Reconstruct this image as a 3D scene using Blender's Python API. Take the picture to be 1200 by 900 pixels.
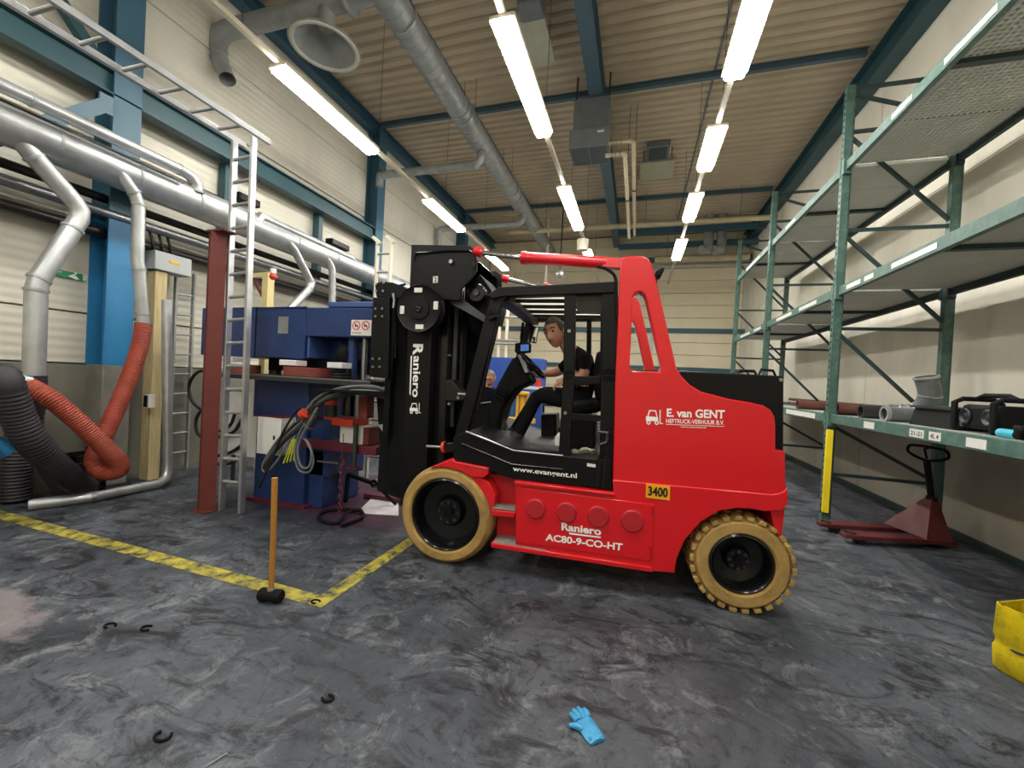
import bpy, bmesh, math, random
import numpy as np
from mathutils import Vector, Matrix, Euler
random.seed(7)
for o in list(bpy.data.objects): bpy.data.objects.remove(o)
S = bpy.context.scene
COL = S.collection

# ------------------------------------------------------------------ camera
F = 477.645; YAW, PIT, ROL = 0.295724, -0.0117053, -0.0519481; CAMH = 1.5
def _axes(y, p, r):
    f = np.array([-math.sin(y)*math.cos(p), math.cos(y)*math.cos(p), math.sin(p)])
    rt = np.cross(f, [0, 0, 1]); rt /= np.linalg.norm(rt); dn = np.cross(f, rt)
    c, s = math.cos(r), math.sin(r)
    return np.array([c*rt+s*dn, -s*rt+c*dn, f])
CM = _axes(YAW, PIT, ROL); CO = np.array([0, 0, CAMH])
cam = bpy.data.cameras.new('camera'); cob = bpy.data.objects.new('camera', cam); COL.objects.link(cob)
cam.sensor_width = 36.0; cam.lens = F/1200*36.0; cam.clip_start = 0.05; cam.clip_end = 200
m4 = Matrix.Identity(4)
for i in range(3):
    m4[i][0] = CM[0][i]; m4[i][1] = -CM[1][i]; m4[i][2] = -CM[2][i]; m4[i][3] = CO[i]
cob.matrix_world = m4
S.camera = cob
# ------------------------------------------------------------------ world, exposure
w = bpy.data.worlds.new('world'); S.world = w; w.use_nodes = True
w.node_tree.nodes['Background'].inputs[0].default_value = (0.8, 0.85, 0.9, 1)
w.node_tree.nodes['Background'].inputs[1].default_value = 0.05
S.view_settings.view_transform = 'Standard'; S.view_settings.look = 'None'
S.view_settings.gamma = 1.0; S.view_settings.use_curve_mapping = False
S.view_settings.exposure = 0.6
LAMP = 38.0          # brightness of the fluorescent diffusers

# ------------------------------------------------------------------ pixel -> point on a known plane
def ray(x, y): return np.array([(x-600)/F, (y-450)/F, 1.0]) @ CM
def P(x, y, X=None, Y=None, Z=None):
    d = ray(x, y)
    i, v = (0, X) if X is not None else (1, Y) if Y is not None else (2, Z)
    t = (v-CO[i])/d[i]
    return Vector(CO+t*d)
# forklift frame: u along the truck (front negative), w into the picture, z up
FA = np.array([-1.384, 2.94, 0]); FB = np.array([0.77, 3.063, 0])
FU = (FB-FA)/np.linalg.norm(FB-FA); FW = np.array([-FU[1], FU[0], 0]); FANG = math.atan2(FU[1], FU[0])
def FP(px, py, w=0.0):
    d = ray(px, py); t = (w-FW@(CO-FA))/(FW@d); q = CO+t*d-FA
    return Vector((FU@q, w, q[2]))

# ------------------------------------------------------------------ materials
def lin(c):
    if isinstance(c, str):
        c = c.lstrip('#'); c = [int(c[i:i+2], 16)/255 for i in (0, 2, 4)]
    return tuple((v/12.92 if v <= 0.04045 else ((v+0.055)/1.055)**2.4) for v in c)
MATS = {}
def mat(name, col, rough=0.5, metal=0.0, var=0.15, scale=6.0, bump=0.0, bscale=60.0, dirt=None, dirt_amt=0.5, dirt_scale=2.0, dirt_lo=0.45, dirt_hi=0.7, emit=0.0, coat=0.0, stretch=None):
    m = bpy.data.materials.new(name); m.use_nodes = True
    nt = m.node_tree; N = nt.nodes; Lk = nt.links; b = N['Principled BSDF']
    c = lin(col)
    b.inputs['Roughness'].default_value = rough; b.inputs['Metallic'].default_value = metal
    if coat: b.inputs['Coat Weight'].default_value = coat; b.inputs['Coat Roughness'].default_value = 0.12
    tc = N.new('ShaderNodeTexCoord'); src = tc.outputs['Object']
    if stretch:
        mp = N.new('ShaderNodeMapping'); mp.inputs['Scale'].default_value = stretch
        Lk.new(src, mp.inputs[0]); src = mp.outputs[0]
    out = None
    if var > 0:
        n = N.new('ShaderNodeTexNoise'); n.inputs['Scale'].default_value = scale; n.inputs['Detail'].default_value = 6
        Lk.new(src, n.inputs[0])
        r = N.new('ShaderNodeValToRGB')
        r.color_ramp.elements[0].position = 0.3; r.color_ramp.elements[1].position = 0.7
        r.color_ramp.elements[0].color = (*[v*(1-var) for v in c], 1)
        r.color_ramp.elements[1].color = (*[min(1, v*(1+var)) for v in c], 1)
        Lk.new(n.outputs[0], r.inputs[0]); out = r.outputs[0]
    if dirt:
        n = N.new('ShaderNodeTexNoise'); n.inputs['Scale'].default_value = dirt_scale; n.inputs['Detail'].default_value = 9; n.inputs['Roughness'].default_value = 0.65
        Lk.new(src, n.inputs[0])
        r = N.new('ShaderNodeValToRGB'); r.color_ramp.elements[0].position = dirt_lo; r.color_ramp.elements[1].position = dirt_hi
        r.color_ramp.elements[0].color = (0, 0, 0, 1); r.color_ramp.elements[1].color = (dirt_amt,)*3+(1,)
        Lk.new(n.outputs[0], r.inputs[0])
        mx = N.new('ShaderNodeMix'); mx.data_type = 'RGBA'
        Lk.new(r.outputs[0], mx.inputs[0])
        if out: Lk.new(out, mx.inputs[6])
        else: mx.inputs[6].default_value = (*c, 1)
        mx.inputs[7].default_value = (*lin(dirt), 1); out = mx.outputs[2]
    if out: Lk.new(out, b.inputs['Base Color'])
    else: b.inputs['Base Color'].default_value = (*c, 1)
    if bump:
        n = N.new('ShaderNodeTexNoise'); n.inputs['Scale'].default_value = bscale; n.inputs['Detail'].default_value = 3
        Lk.new(src, n.inputs[0]); bp = N.new('ShaderNodeBump'); bp.inputs['Strength'].default_value = bump; bp.inputs['Distance'].default_value = 0.01
        Lk.new(n.outputs[0], bp.inputs['Height']); Lk.new(bp.outputs[0], b.inputs['Normal'])
    if emit:
        b.inputs['Emission Color'].default_value = (*c, 1); b.inputs['Emission Strength'].default_value = emit
    MATS[name] = m
    return m
def glass(name, col=(1, 1, 1), rough=0.05):
    m = mat(name, col, rough, var=0); b = m.node_tree.nodes['Principled BSDF']
    b.inputs['Transmission Weight'].default_value = 1.0; b.inputs['IOR'].default_value = 1.2
    return m

mat('red', '#d40d1b', 0.32, var=0.03, scale=3, coat=0.35)
mat('red_side', '#c8101a', 0.35, var=0.04, coat=0.2)
mat('red_pad', '#b01824', 0.55, var=0.12, scale=30)
mat('black_paint', '#0c0d0e', 0.42, var=0.2, scale=4)
mat('black_matte', '#090a0b', 0.7, var=0.2)
mat('black_gloss', '#0b0c0e', 0.25, var=0.1, coat=0.3)
mat('rubber', '#0b0b0c', 0.75, var=0.2, bump=0.2)
mat('tan_tyre', '#ac8c50', 0.8, var=0.22, scale=9, bump=0.35, bscale=50, dirt='#6e5630', dirt_amt=0.7, dirt_scale=5)
mat('grip', '#8f8a80', 0.95, var=0.35, scale=90, bump=0.8, bscale=200)
mat('chrome', '#d8dadb', 0.14, 1.0, var=0.05)
mat('steel', '#9a9da0', 0.38, 1.0, var=0.12, scale=10)
mat('dark_steel', '#4c4e50', 0.45, 0.8, var=0.2)
mat('galv', '#b4b7b7', 0.36, 0.65, var=0.16, scale=5, dirt='#7e8282', dirt_amt=0.35, dirt_scale=3)
mat('galv_dull', '#989c9a', 0.48, 0.35, var=0.14, scale=6)
mat('alu', '#c3c5c6', 0.42, 0.85, var=0.12, scale=8)
mat('white_text', '#f4f4f0', 0.5, var=0)
mat('white_plastic', '#d6d6d0', 0.5, var=0.06)
mat('sticker', '#d9d8d2', 0.5, var=0.05)
mat('print_black', '#111111', 0.5, var=0)
mat('print_red', '#c02020', 0.5, var=0)
mat('orange_tag', '#b5561c', 0.5, var=0.1)
mat('plate_yellow', '#f0aa10', 0.45, var=0.02)
mat('blue_steel', '#33596b', 0.5, var=0.08, scale=2, dirt='#1d4256', dirt_amt=0.3)
mat('blue_roof', '#4a6472', 0.5, var=0.08, scale=2)
mat('teal_dark', '#22464d', 0.5, var=0.1, scale=2)
mat('blue_column', '#2b78a8', 0.45, var=0.06, scale=2, dirt='#1a5578', dirt_amt=0.5, dirt_scale=3)
mat('column_grey', '#77746a', 0.8, var=0.15, dirt='#4a473f', dirt_amt=0.5)
mat('machine_blue', '#20386a', 0.4, var=0.1, scale=3, dirt='#141f42', dirt_amt=0.4)
mat('machine_light', '#39538c', 0.45, var=0.08)
mat('red_oxide', '#672a22', 0.65, var=0.15, scale=6, dirt='#4e211c', dirt_amt=0.5, dirt_scale=3)
mat('brick_red', '#7d3a30', 0.7, var=0.15)
mat('orange_hose', '#983f2b', 0.55, var=0.15, scale=10, dirt='#7c2a1c', dirt_amt=0.6, dirt_scale=3)
mat('dark_hose', '#262126', 0.55, var=0.3, dirt='#151216', dirt_amt=0.7)
mat('timber', '#c4b284', 0.7, var=0.15, scale=3, stretch=(12, 12, 1), dirt='#86704a', dirt_amt=0.4)
mat('handle_wood', '#b07c2e', 0.6, var=0.25, scale=6, stretch=(10, 10, 1), dirt='#5c3a12', dirt_amt=0.5, dirt_scale=6)
mat('cream_paint', '#d9c98e', 0.5, var=0.06)
mat('grey_box', '#a4a8a6', 0.5, var=0.06)
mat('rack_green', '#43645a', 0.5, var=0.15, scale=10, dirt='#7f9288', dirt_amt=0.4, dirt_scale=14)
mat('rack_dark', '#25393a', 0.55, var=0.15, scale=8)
mat('yellow_guard', '#e8d012', 0.45, var=0.06)
mat('yellow_bin', '#d8c010', 0.5, var=0.1, scale=4, dirt='#4e4a18', dirt_amt=0.85, dirt_scale=7)
mat('truck_red', '#622628', 0.5, var=0.2, scale=5, dirt='#3a1618', dirt_amt=0.7, dirt_scale=5)
mat('rust_pipe', '#6c4238', 0.6, 0.3, var=0.3, scale=7, dirt='#3c2a24', dirt_amt=0.7)
mat('glove', '#3f95c4', 0.5, var=0.15, scale=30, bump=0.6, bscale=40)
mat('cloth_black', '#0d0e11', 0.9, var=0.25, scale=12, bump=0.4, bscale=25)
mat('cloth_navy', '#1c222c', 0.9, var=0.2, scale=12, bump=0.3, bscale=30)
mat('skin', '#cc967c', 0.55, var=0.06, scale=20)
mat('hair_dark', '#33261c', 0.7, var=0.35, scale=80, bump=0.8, bscale=120)
mat('hair_grey', '#7a6a5c', 0.7, var=0.3, scale=80, bump=0.8, bscale=120)
mat('eye', '#20150f', 0.3, var=0)
mat('lips', '#9c5a4c', 0.5, var=0)
mat('shoe', '#3a3733', 0.8, var=0.3)
mat('grey_trim', '#c6c4b8', 0.6, var=0.06)
mat('sign_green', '#1c8a52', 0.4, var=0.03)
mat('screen_blue', '#4a6cb0', 0.2, var=0.2, scale=30, emit=0.5)
mat('mirror', '#c8ccd0', 0.05, 1.0, var=0)
mat('cable_grey', '#6a6e6e', 0.5, var=0.15)
mat('cable_green', '#b8c020', 0.5, var=0.1)
mat('cable_black', '#161616', 0.55, var=0.2)
mat('purple_dirt', '#4a1c34', 0.6, var=0.3, dirt='#2a1020', dirt_amt=0.6)
mat('maroon', '#5c1a2c', 0.5, var=0.2)
mat('orange_red', '#c83c24', 0.45, var=0.1)
mat('foil', '#b8bcbc', 0.3, 0.7, var=0.25, scale=20, bump=1.0, bscale=30)
mat('paper', '#e4e0e2', 0.8, var=0.05, dirt='#c8a8bc', dirt_amt=0.4)
mat('far_blue', '#2c52a4', 0.5, var=0.08)
mat('yellow_paint', '#e8b428', 0.45, var=0.08)
mat('cyan', '#3aa8c0', 0.5, var=0.1)
mat('tube_glow', '#fffcf6', 0.5, var=0, emit=LAMP)
mat('trunk_white', '#c8c0a8', 0.5, var=0.05)
mat('pale_panel', '#b4b6a0', 0.6, var=0.08)
mat('heater_grey', '#6c7274', 0.55, var=0.1)
mat('grille_dark', '#3c4650', 0.6, var=0.1)
mat('pipe_cream', '#c4b898', 0.5, 0.2, var=0.1, scale=4)
mat('black_pipe', '#3a3636', 0.35, 0.6, var=0.2)
mat('old_galv', '#6c7070', 0.5, 0.4, var=0.2, scale=8)
mat('joint_dark', '#35373a', 0.8, var=0.3, scale=8)
mat('conduit_white', '#ded8c4', 0.5, var=0.05)
m_ = mat('clear_pane', '#e6e6dc', 0.5, var=0)
n_ = m_.node_tree.nodes; tb_ = n_.new('ShaderNodeBsdfTranslucent'); tb_.inputs[0].default_value = (0.8, 0.8, 0.74, 1); ms_ = n_.new('ShaderNodeMixShader'); ms_.inputs[0].default_value = 0.8
m_.node_tree.links.new(n_['Principled BSDF'].outputs[0], ms_.inputs[1]); m_.node_tree.links.new(tb_.outputs[0], ms_.inputs[2]); m_.node_tree.links.new(ms_.outputs[0], n_['Material Output'].inputs[0])
m_ = mat('smoke_panel', '#2c2a28', 0.3, var=0.05)

for k_ in ('black_paint', 'black_matte', 'rubber', 'cloth_black', 'smoke_panel', 'cloth_navy'): MATS[k_].node_tree.nodes['Principled BSDF'].inputs['Specular IOR Level'].default_value = 0.22
for k_ in ('black_gloss',): MATS[k_].node_tree.nodes['Principled BSDF'].inputs['Specular IOR Level'].default_value = 0.35
# ------------------------------------------------------------------ mesh builder
WO = {}
class MB:
    def __init__(s): s.v = []; s.f = []; s.m = []
    def add(s, vs, fs, mi=0):
        o = len(s.v); s.v += [tuple(v) for v in vs]; s.f += [tuple(i+o for i in f) for f in fs]; s.m += [mi]*len(fs); return s
    def box(s, c, d, rz=0, R=None, mi=0):
        hx, hy, hz = d[0]/2, d[1]/2, d[2]/2
        M = R if R is not None else Matrix.Rotation(rz, 3, 'Z')
        vs = [M @ Vector((x*hx, y*hy, z*hz))+Vector(c) for x in (-1, 1) for y in (-1, 1) for z in (-1, 1)]
        return s.add(vs, [(0, 1, 3, 2), (4, 6, 7, 5), (0, 4, 5, 1), (2, 3, 7, 6), (0, 2, 6, 4), (1, 5, 7, 3)], mi)
    def bb(s, a, b, mi=0):
        return s.box([(a[i]+b[i])/2 for i in range(3)], [abs(b[i]-a[i]) for i in range(3)], mi=mi)
    def bar(s, p0, p1, wd, dp, up=(0, 0, 1), mi=0):
        p0 = Vector(p0); p1 = Vector(p1); d = p1-p0; L = d.length; z = d.normalized()
        x = z.cross(Vector(up))
        if x.length < 1e-4: x = z.cross(Vector((0, 1, 0)))
        x.normalize(); y = z.cross(x)
        R = Matrix((x, y, z)).transposed()
        return s.box((p0+p1)/2, (wd, dp, L), R=R, mi=mi)
    def prism(s, poly, off, mi=0, holes=None):
        """poly: list of 3-D points in one plane, extruded by vector off; holes: list of polys"""
        off = Vector(off)
        if not holes:
            n = len(poly); vs = [Vector(p) for p in poly]+[Vector(p)+off for p in poly]
            fs = [tuple(range(n)), tuple(range(2*n-1, n-1, -1))]+[(i, i+n, (i+1) % n+n, (i+1) % n) for i in range(n)]
            return s.add(vs, fs, mi)
        bm = bmesh.new(); es = []
        for lp in [poly]+holes:
            vv = [bm.verts.new(p) for p in lp]
            es += [bm.edges.new((vv[i], vv[(i+1) % len(vv)])) for i in range(len(vv))]
        bmesh.ops.triangle_fill(bm, use_beauty=True, use_dissolve=False, edges=es)
        bm.verts.index_update(); vs = [v.co.copy() for v in bm.verts]
        fs = [tuple(v.index for v in f.verts) for f in bm.faces]; n = len(vs)
        s.add(vs+[v+off for v in vs], fs+[tuple(i+n for i in reversed(f)) for f in fs], mi)
        k = 0
        for lp in [poly]+holes:
            L = len(lp)
            o = len(s.v)-2*n
            for i in range(L):
                a, b2 = k+i, k+(i+1) % L
                s.f.append((o+a, o+a+n, o+b2+n, o+b2)); s.m.append(mi)
            k += L
        bm.free(); return s
    def tube(s, pts, r, seg=12, cap=True, mi=0, smooth_n=0):
        pts = [Vector(p) for p in pts]
        rr = list(r) if isinstance(r, (list, tuple)) else [r]*len(pts)
        if smooth_n:
            q = []; qr = []
            n = len(pts)
            for i in range(n-1):
                p0, p1, p2, p3 = pts[max(i-1, 0)], pts[i], pts[i+1], pts[min(i+2, n-1)]
                for k in range(smooth_n):
                    t = k/smooth_n
                    q.append(0.5*((2*p1)+(p2-p0)*t+(2*p0-5*p1+4*p2-p3)*t*t+(3*p1-p0-3*p2+p3)*t**3))
                    qr.append(rr[i]*(1-t)+rr[i+1]*t)
            q.append(pts[-1]); qr.append(rr[-1]); pts, rr = q, qr
        n = len(pts); vs = []
        T = [(pts[min(i+1, n-1)]-pts[max(i-1, 0)]).normalized() for i in range(n)]
        ref = Vector((0, 0, 1)) if abs(T[0].z) < 0.9 else Vector((1, 0, 0))
        x = T[0].cross(ref).normalized()
        for i in range(n):
            x = (x-T[i]*x.dot(T[i]))
            if x.length < 1e-6: x = T[i].orthogonal()
            x.normalize(); y = T[i].cross(x)
            # mitre widening at sharp bends
            k = 1.0
            if 0 < i < n-1:
                ca = (pts[i]-pts[i-1]).normalized().dot((pts[i+1]-pts[i]).normalized())
                k = 1.0/max(0.6, math.sqrt(max(0.05, (1+ca)/2)))
                k = min(k, 1.25)
            for j in range(seg):
                a = 2*math.pi*j/seg
                vs.append(pts[i]+(x*math.cos(a)+y*math.sin(a))*rr[i]*(k if k > 1.02 else 1))
        fs = [(i*seg+j, i*seg+(j+1) % seg, (i+1)*seg+(j+1) % seg, (i+1)*seg+j) for i in range(n-1) for j in range(seg)]
        if cap: fs += [tuple(range(seg-1, -1, -1)), tuple((n-1)*seg+j for j in range(seg))]
        return s.add(vs, fs, mi)
    def cyl(s, p0, p1, r, r2=None, seg=20, mi=0): return s.tube([p0, p1], [r, r if r2 is None else r2], seg, mi=mi)
    def lathe(s, prof, o, ax, seg=32, mi=0, closed=False):
        """prof: list of (radius, height along axis)"""
        ax = Vector(ax).normalized(); x = ax.orthogonal().normalized(); y = ax.cross(x); o = Vector(o); vs = []
        for r, h in prof:
            for j in range(seg):
                a = 2*math.pi*j/seg; vs.append(o+ax*h+(x*math.cos(a)+y*math.sin(a))*max(r, 1e-4))
        n = len(prof); rng = n if closed else n-1
        fs = [(i*seg+j, i*seg+(j+1) % seg, ((i+1) % n)*seg+(j+1) % seg, ((i+1) % n)*seg+j) for i in range(rng) for j in range(seg)]
        return s.add(vs, fs, mi)
    def ball(s, c, r, seg=16, ring=10, mi=0):
        c = Vector(c); r = Vector((r, r, r)) if not hasattr(r, '__len__') else Vector(r); vs = []
        for i in range(ring+1):
            t = math.pi*i/ring
            for j in range(seg):
                a = 2*math.pi*j/seg
                vs.append(c+Vector((r.x*math.sin(t)*math.cos(a), r.y*math.sin(t)*math.sin(a), r.z*math.cos(t))))
        fs = [(i*seg+j, (i+1)*seg+j, (i+1)*seg+(j+1) % seg, i*seg+(j+1) % seg) for i in range(ring) for j in range(seg)]
        return s.add(vs, fs, mi)
    def build(s, name, m, parent=None, bevel=0, smooth=True, origin=None):
        if parent is not None and parent.name in WO:
            q = Vector(WO[parent.name]); vv = [tuple(Vector(v)-q) for v in s.v]
        else: vv = s.v
        o0 = Vector((0, 0, 0))
        if parent is None:
            # origin at the base centre
            a = np.array(vv); o0 = Vector(((a[:, 0].min()+a[:, 0].max())/2, (a[:, 1].min()+a[:, 1].max())/2, a[:, 2].min()))
            vv = [tuple(Vector(v)-o0) for v in vv]
        me = bpy.data.meshes.new(name); me.from_pydata(vv, [], s.f)
        ms = m if isinstance(m, (list, tuple)) else [m]
        for k in ms: me.materials.append(MATS[k])
        if len(ms) > 1: me.polygons.foreach_set('material_index', s.m)
        bm = bmesh.new(); bm.from_mesh(me)
        bmesh.ops.remove_doubles(bm, verts=bm.verts, dist=1e-6)
        bmesh.ops.recalc_face_normals(bm, faces=bm.faces); bm.to_mesh(me); bm.free()
        if smooth:
            me.polygons.foreach_set('use_smooth', [True]*len(me.polygons)); me.set_sharp_from_angle(angle=math.radians(38))
        me.update()
        ob = bpy.data.objects.new(name, me); COL.objects.link(ob); ob.location = o0
        if parent is not None:
            ob.parent = parent
            if parent.name in WO: WO[ob.name] = WO[parent.name]
        else: WO[ob.name] = tuple(o0)
        if bevel:
            bv = ob.modifiers.new('bevel', 'BEVEL'); bv.width = bevel; bv.segments = 2; bv.limit_method = 'ANGLE'; bv.angle_limit = math.radians(40)
        return ob
def tag(o, label=None, cat=None, group=None, kind=None):
    if label: o['label'] = label
    if cat: o['category'] = cat
    if group: o['group'] = group
    if kind: o['kind'] = kind
    return o
def thing(name, label, cat, loc, rz=0, group=None, world=True):
    """Empty at a thing's base. world=True: part vertices are given in world coordinates."""
    e = bpy.data.objects.new(name, None); COL.objects.link(e); e.location = loc; e.rotation_euler = (0, 0, rz); e.empty_display_size = 0.1
    if world: WO[e.name] = tuple(loc)
    return tag(e, label, cat, group)
def struct(name, mb, m, parent=None, bevel=0):
    o = mb.build(name, m, parent, bevel=bevel); o['kind'] = 'structure'; return o
def dup(o, loc=None, parent=None, label=None):
    c = o.copy(); COL.objects.link(c)
    if parent is not None: c.parent = parent
    if loc is not None: c.location = loc
    if label: c['label'] = label
    for ch in o.children: dup(ch, None, c)
    return c
def text_geo(txt, offset=0.0, ext=0.0, spacing=1.0):
    cu = bpy.data.curves.new('text', 'FONT'); cu.body = txt; cu.size = 1; cu.offset = offset; cu.extrude = ext; cu.resolution_u = 3; cu.space_character = spacing
    ob = bpy.data.objects.new('text', cu); COL.objects.link(ob)
    bpy.context.view_layer.update()
    me = bpy.data.meshes.new_from_object(ob.evaluated_get(bpy.context.evaluated_depsgraph_get()))
    vs = [v.co.copy() for v in me.vertices]; fs = [tuple(p.vertices) for p in me.polygons]
    bpy.data.objects.remove(ob); bpy.data.curves.remove(cu); bpy.data.meshes.remove(me)
    x0 = min(v.x for v in vs); x1 = max(v.x for v in vs); y0 = min(v.y for v in vs); y1 = max(v.y for v in vs)
    return [((v.x-x0)/(x1-x0), (v.y-y0)/(y1-y0)) for v in vs], fs
def text_quad(mb, txt, o, ex, ey, offset=0.02, mi=0, spacing=1.0):
    """writes txt into the parallelogram at o spanned by ex (reading direction) and ey (letter up)"""
    uv, fs = text_geo(txt, offset, spacing=spacing); o = Vector(o); ex = Vector(ex); ey = Vector(ey)
    return mb.add([o+ex*a+ey*b for a, b in uv], fs, mi)
# ================================================================== THE SETTING
XL, XR, YN, YF, ZC = -6.1, 3.55, -5.5, 16.0, 7.18
COLY = (-1.6, 3.2, 8.0, 12.8)
def floor_material():
    m = bpy.data.materials.new('concrete_floor'); m.use_nodes = True
    nt = m.node_tree; N = nt.nodes; L = nt.links; b = N['Principled BSDF']
    g = N.new('ShaderNodeNewGeometry'); pos = g.outputs['Position']
    def noise(sc, det=8, ro=0.6, dist=0.0, src=pos, stretch=None):
        if stretch:
            mp = N.new('ShaderNodeMapping'); mp.inputs['Scale'].default_value = stretch[:3]; mp.inputs['Rotation'].default_value = (0, 0, stretch[3]); L.new(src, mp.inputs[0]); src = mp.outputs[0]
        n = N.new('ShaderNodeTexNoise'); n.inputs['Scale'].default_value = sc; n.inputs['Detail'].default_value = det; n.inputs['Roughness'].default_value = ro; n.inputs['Distortion'].default_value = dist
        L.new(src, n.inputs[0]); return n.outputs[0]
    def ramp(src, pts):
        r = N.new('ShaderNodeValToRGB'); e = r.color_ramp.elements
        while len(e) < len(pts): e.new(0.5)
        for k, (p, c) in enumerate(pts): e[k].position = p; e[k].color = (*c, 1)
        L.new(src, r.inputs[0]); return r.outputs[0]
    def mix(f, a, c2):
        x = N.new('ShaderNodeMix'); x.data_type = 'RGBA'
        L.new(f, x.inputs[0])
        for i, v in ((6, a), (7, c2)):
            if isinstance(v, tuple): x.inputs[i].default_value = (*v, 1)
            else: L.new(v, x.inputs[i])
        return x.outputs[2]
    k0, k1 = (0, 0, 0), (1, 1, 1)
    base = ramp(noise(0.9, 10, 0.68, 0.6), [(0.30, lin('#272a30')), (0.46, lin('#3e434a')), (0.60, lin('#53585f')), (0.75, lin('#666b71'))])
    # bare lighter scuffs
    c = mix(ramp(noise(3.2, 12, 0.74, 1.2), [(0.52, k0), (0.66, (0.7,)*3)]), base, lin('#83868a'))
    # black rubber and oil smears, dragged along the driving direction
    c = mix(ramp(noise(2.3, 9, 0.7, 1.6, stretch=(1, 2.2, 1, 0.5)), [(0.50, k0), (0.62, (0.9,)*3)]), c, lin('#1a1b21'))
    c = mix(ramp(noise(9.0, 8, 0.72, 0.8, stretch=(1.6, 0.7, 1, -0.6)), [(0.55, k0), (0.68, (0.8,)*3)]), c, lin('#212228'))
    c = mix(ramp(noise(34, 5, 0.7), [(0.58, k0), (0.72, (0.6,)*3)]), c, lin('#1b1c21'))
    c = mix(ramp(noise(70, 4, 0.75), [(0.60, k0), (0.75, (0.5,)*3)]), c, lin('#7b8088'))
    c = mix(ramp(noise(5.5, 10, 0.75, 2.5), [(0.56, k0), (0.64, (0.7,)*3)]), c, lin('#191a1f'))
    # spilled dye round the press, and a bare pinkish slab patch
    def blob(cx, cy, rx, ry, edge, nsc, namt):
        mp = N.new('ShaderNodeMapping'); mp.vector_type = 'POINT'
        mp.inputs['Location'].default_value = (-cx/rx, -cy/ry, 0); mp.inputs['Scale'].default_value = (1/rx, 1/ry, 0)
        L.new(pos, mp.inputs[0])
        ln = N.new('ShaderNodeVectorMath'); ln.operation = 'LENGTH'; L.new(mp.outputs[0], ln.inputs[0])
        ad = N.new('ShaderNodeMath'); ad.operation = 'MULTIPLY_ADD'; L.new(noise(nsc, 6, 0.65), ad.inputs[0]); ad.inputs[1].default_value = namt; L.new(ln.outputs['Value'], ad.inputs[2])
        return ramp(ad.outputs[0], [(0.5, k1), (0.5+edge, k0)])
    def scaled(f, v):
        mm = N.new('ShaderNodeMath'); mm.operation = 'MULTIPLY'; L.new(f, mm.inputs[0]); mm.inputs[1].default_value = v; return mm.outputs[0]
    c = mix(scaled(blob(-3.0, 4.0, 4.4, 2.6, 0.22, 1.6, 0.5), 0.8), c, lin('#252535'))
    c = mix(scaled(blob(-2.8, 4.3, 3.4, 2.9, 0.10, 2.2, 0.45), 0.92), c, lin('#411131'))
    c = mix(scaled(blob(-2.3, 5.2, 1.5, 1.6, 0.2, 3.0, 0.4), 0.8), c, lin('#9d889e'))
    c = mix(scaled(blob(-3.75, 1.33, 2.0, 0.75, 0.08, 4.0, 0.45), 0.6), c, lin('#93898a'))
    # darker oily lane by the rack
    L.new(c, b.inputs['Base Color'])
    L.new(ramp(noise(1.7, 6, 0.6), [(0.3, (0.42,)*3), (0.7, (0.72,)*3)]), b.inputs['Roughness'])
    b.inputs['Specular IOR Level'].default_value = 0.4
    bp = N.new('ShaderNodeBump'); bp.inputs['Strength'].default_value = 0.25; bp.inputs['Distance'].default_value = 0.01
    L.new(noise(14, 8, 0.7), bp.inputs['Height']); L.new(bp.outputs[0], b.inputs['Normal'])
    MATS['concrete_floor'] = m
floor_material()
def wall_material(name, col, dark, ribs=0.0, streak=0.35, dirt_amt=0.3, axis='z'):
    m = mat(name, col, 0.6, var=0.05, scale=1.2, dirt=dark, dirt_amt=dirt_amt, dirt_scale=1.4, stretch=(1, 1, 0.6))
    if ribs:
        nt = m.node_tree; N = nt.nodes; L = nt.links; b = N['Principled BSDF']
        g = N.new('ShaderNodeNewGeometry'); wv = N.new('ShaderNodeTexWave'); wv.bands_direction = 'Z'; wv.inputs['Scale'].default_value = ribs; wv.wave_profile = 'SIN'
        L.new(g.outputs['Position'], wv.inputs[0]); bp = N.new('ShaderNodeBump'); bp.inputs['Strength'].default_value = 0.35; bp.inputs['Distance'].default_value = 0.012
        L.new(wv.outputs[0], bp.inputs['Height']); L.new(bp.outputs[0], b.inputs['Normal'])
    return m
wall_material('siding', '#c9c5b6', '#aaa595', ribs=3.2)
wall_material('siding_far', '#e2d7ba', '#d2c5a2', ribs=0)
wall_material('precast', '#e8e3d2', '#cbc5b2', dirt_amt=0.5)
wall_material('plinth', '#7d7b70', '#524f46', dirt_amt=0.6)
wall_material('plinth_pale', '#a8a292', '#857f70', dirt_amt=0.6)
wall_material('roof_deck', '#c6b8a0', '#b0a28b', dirt_amt=0.3)

struct('floor', MB().bb((XL-0.3, YN-0.3, -0.2), (XR+0.3, YF+0.3, 0)), 'concrete_floor')
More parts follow.
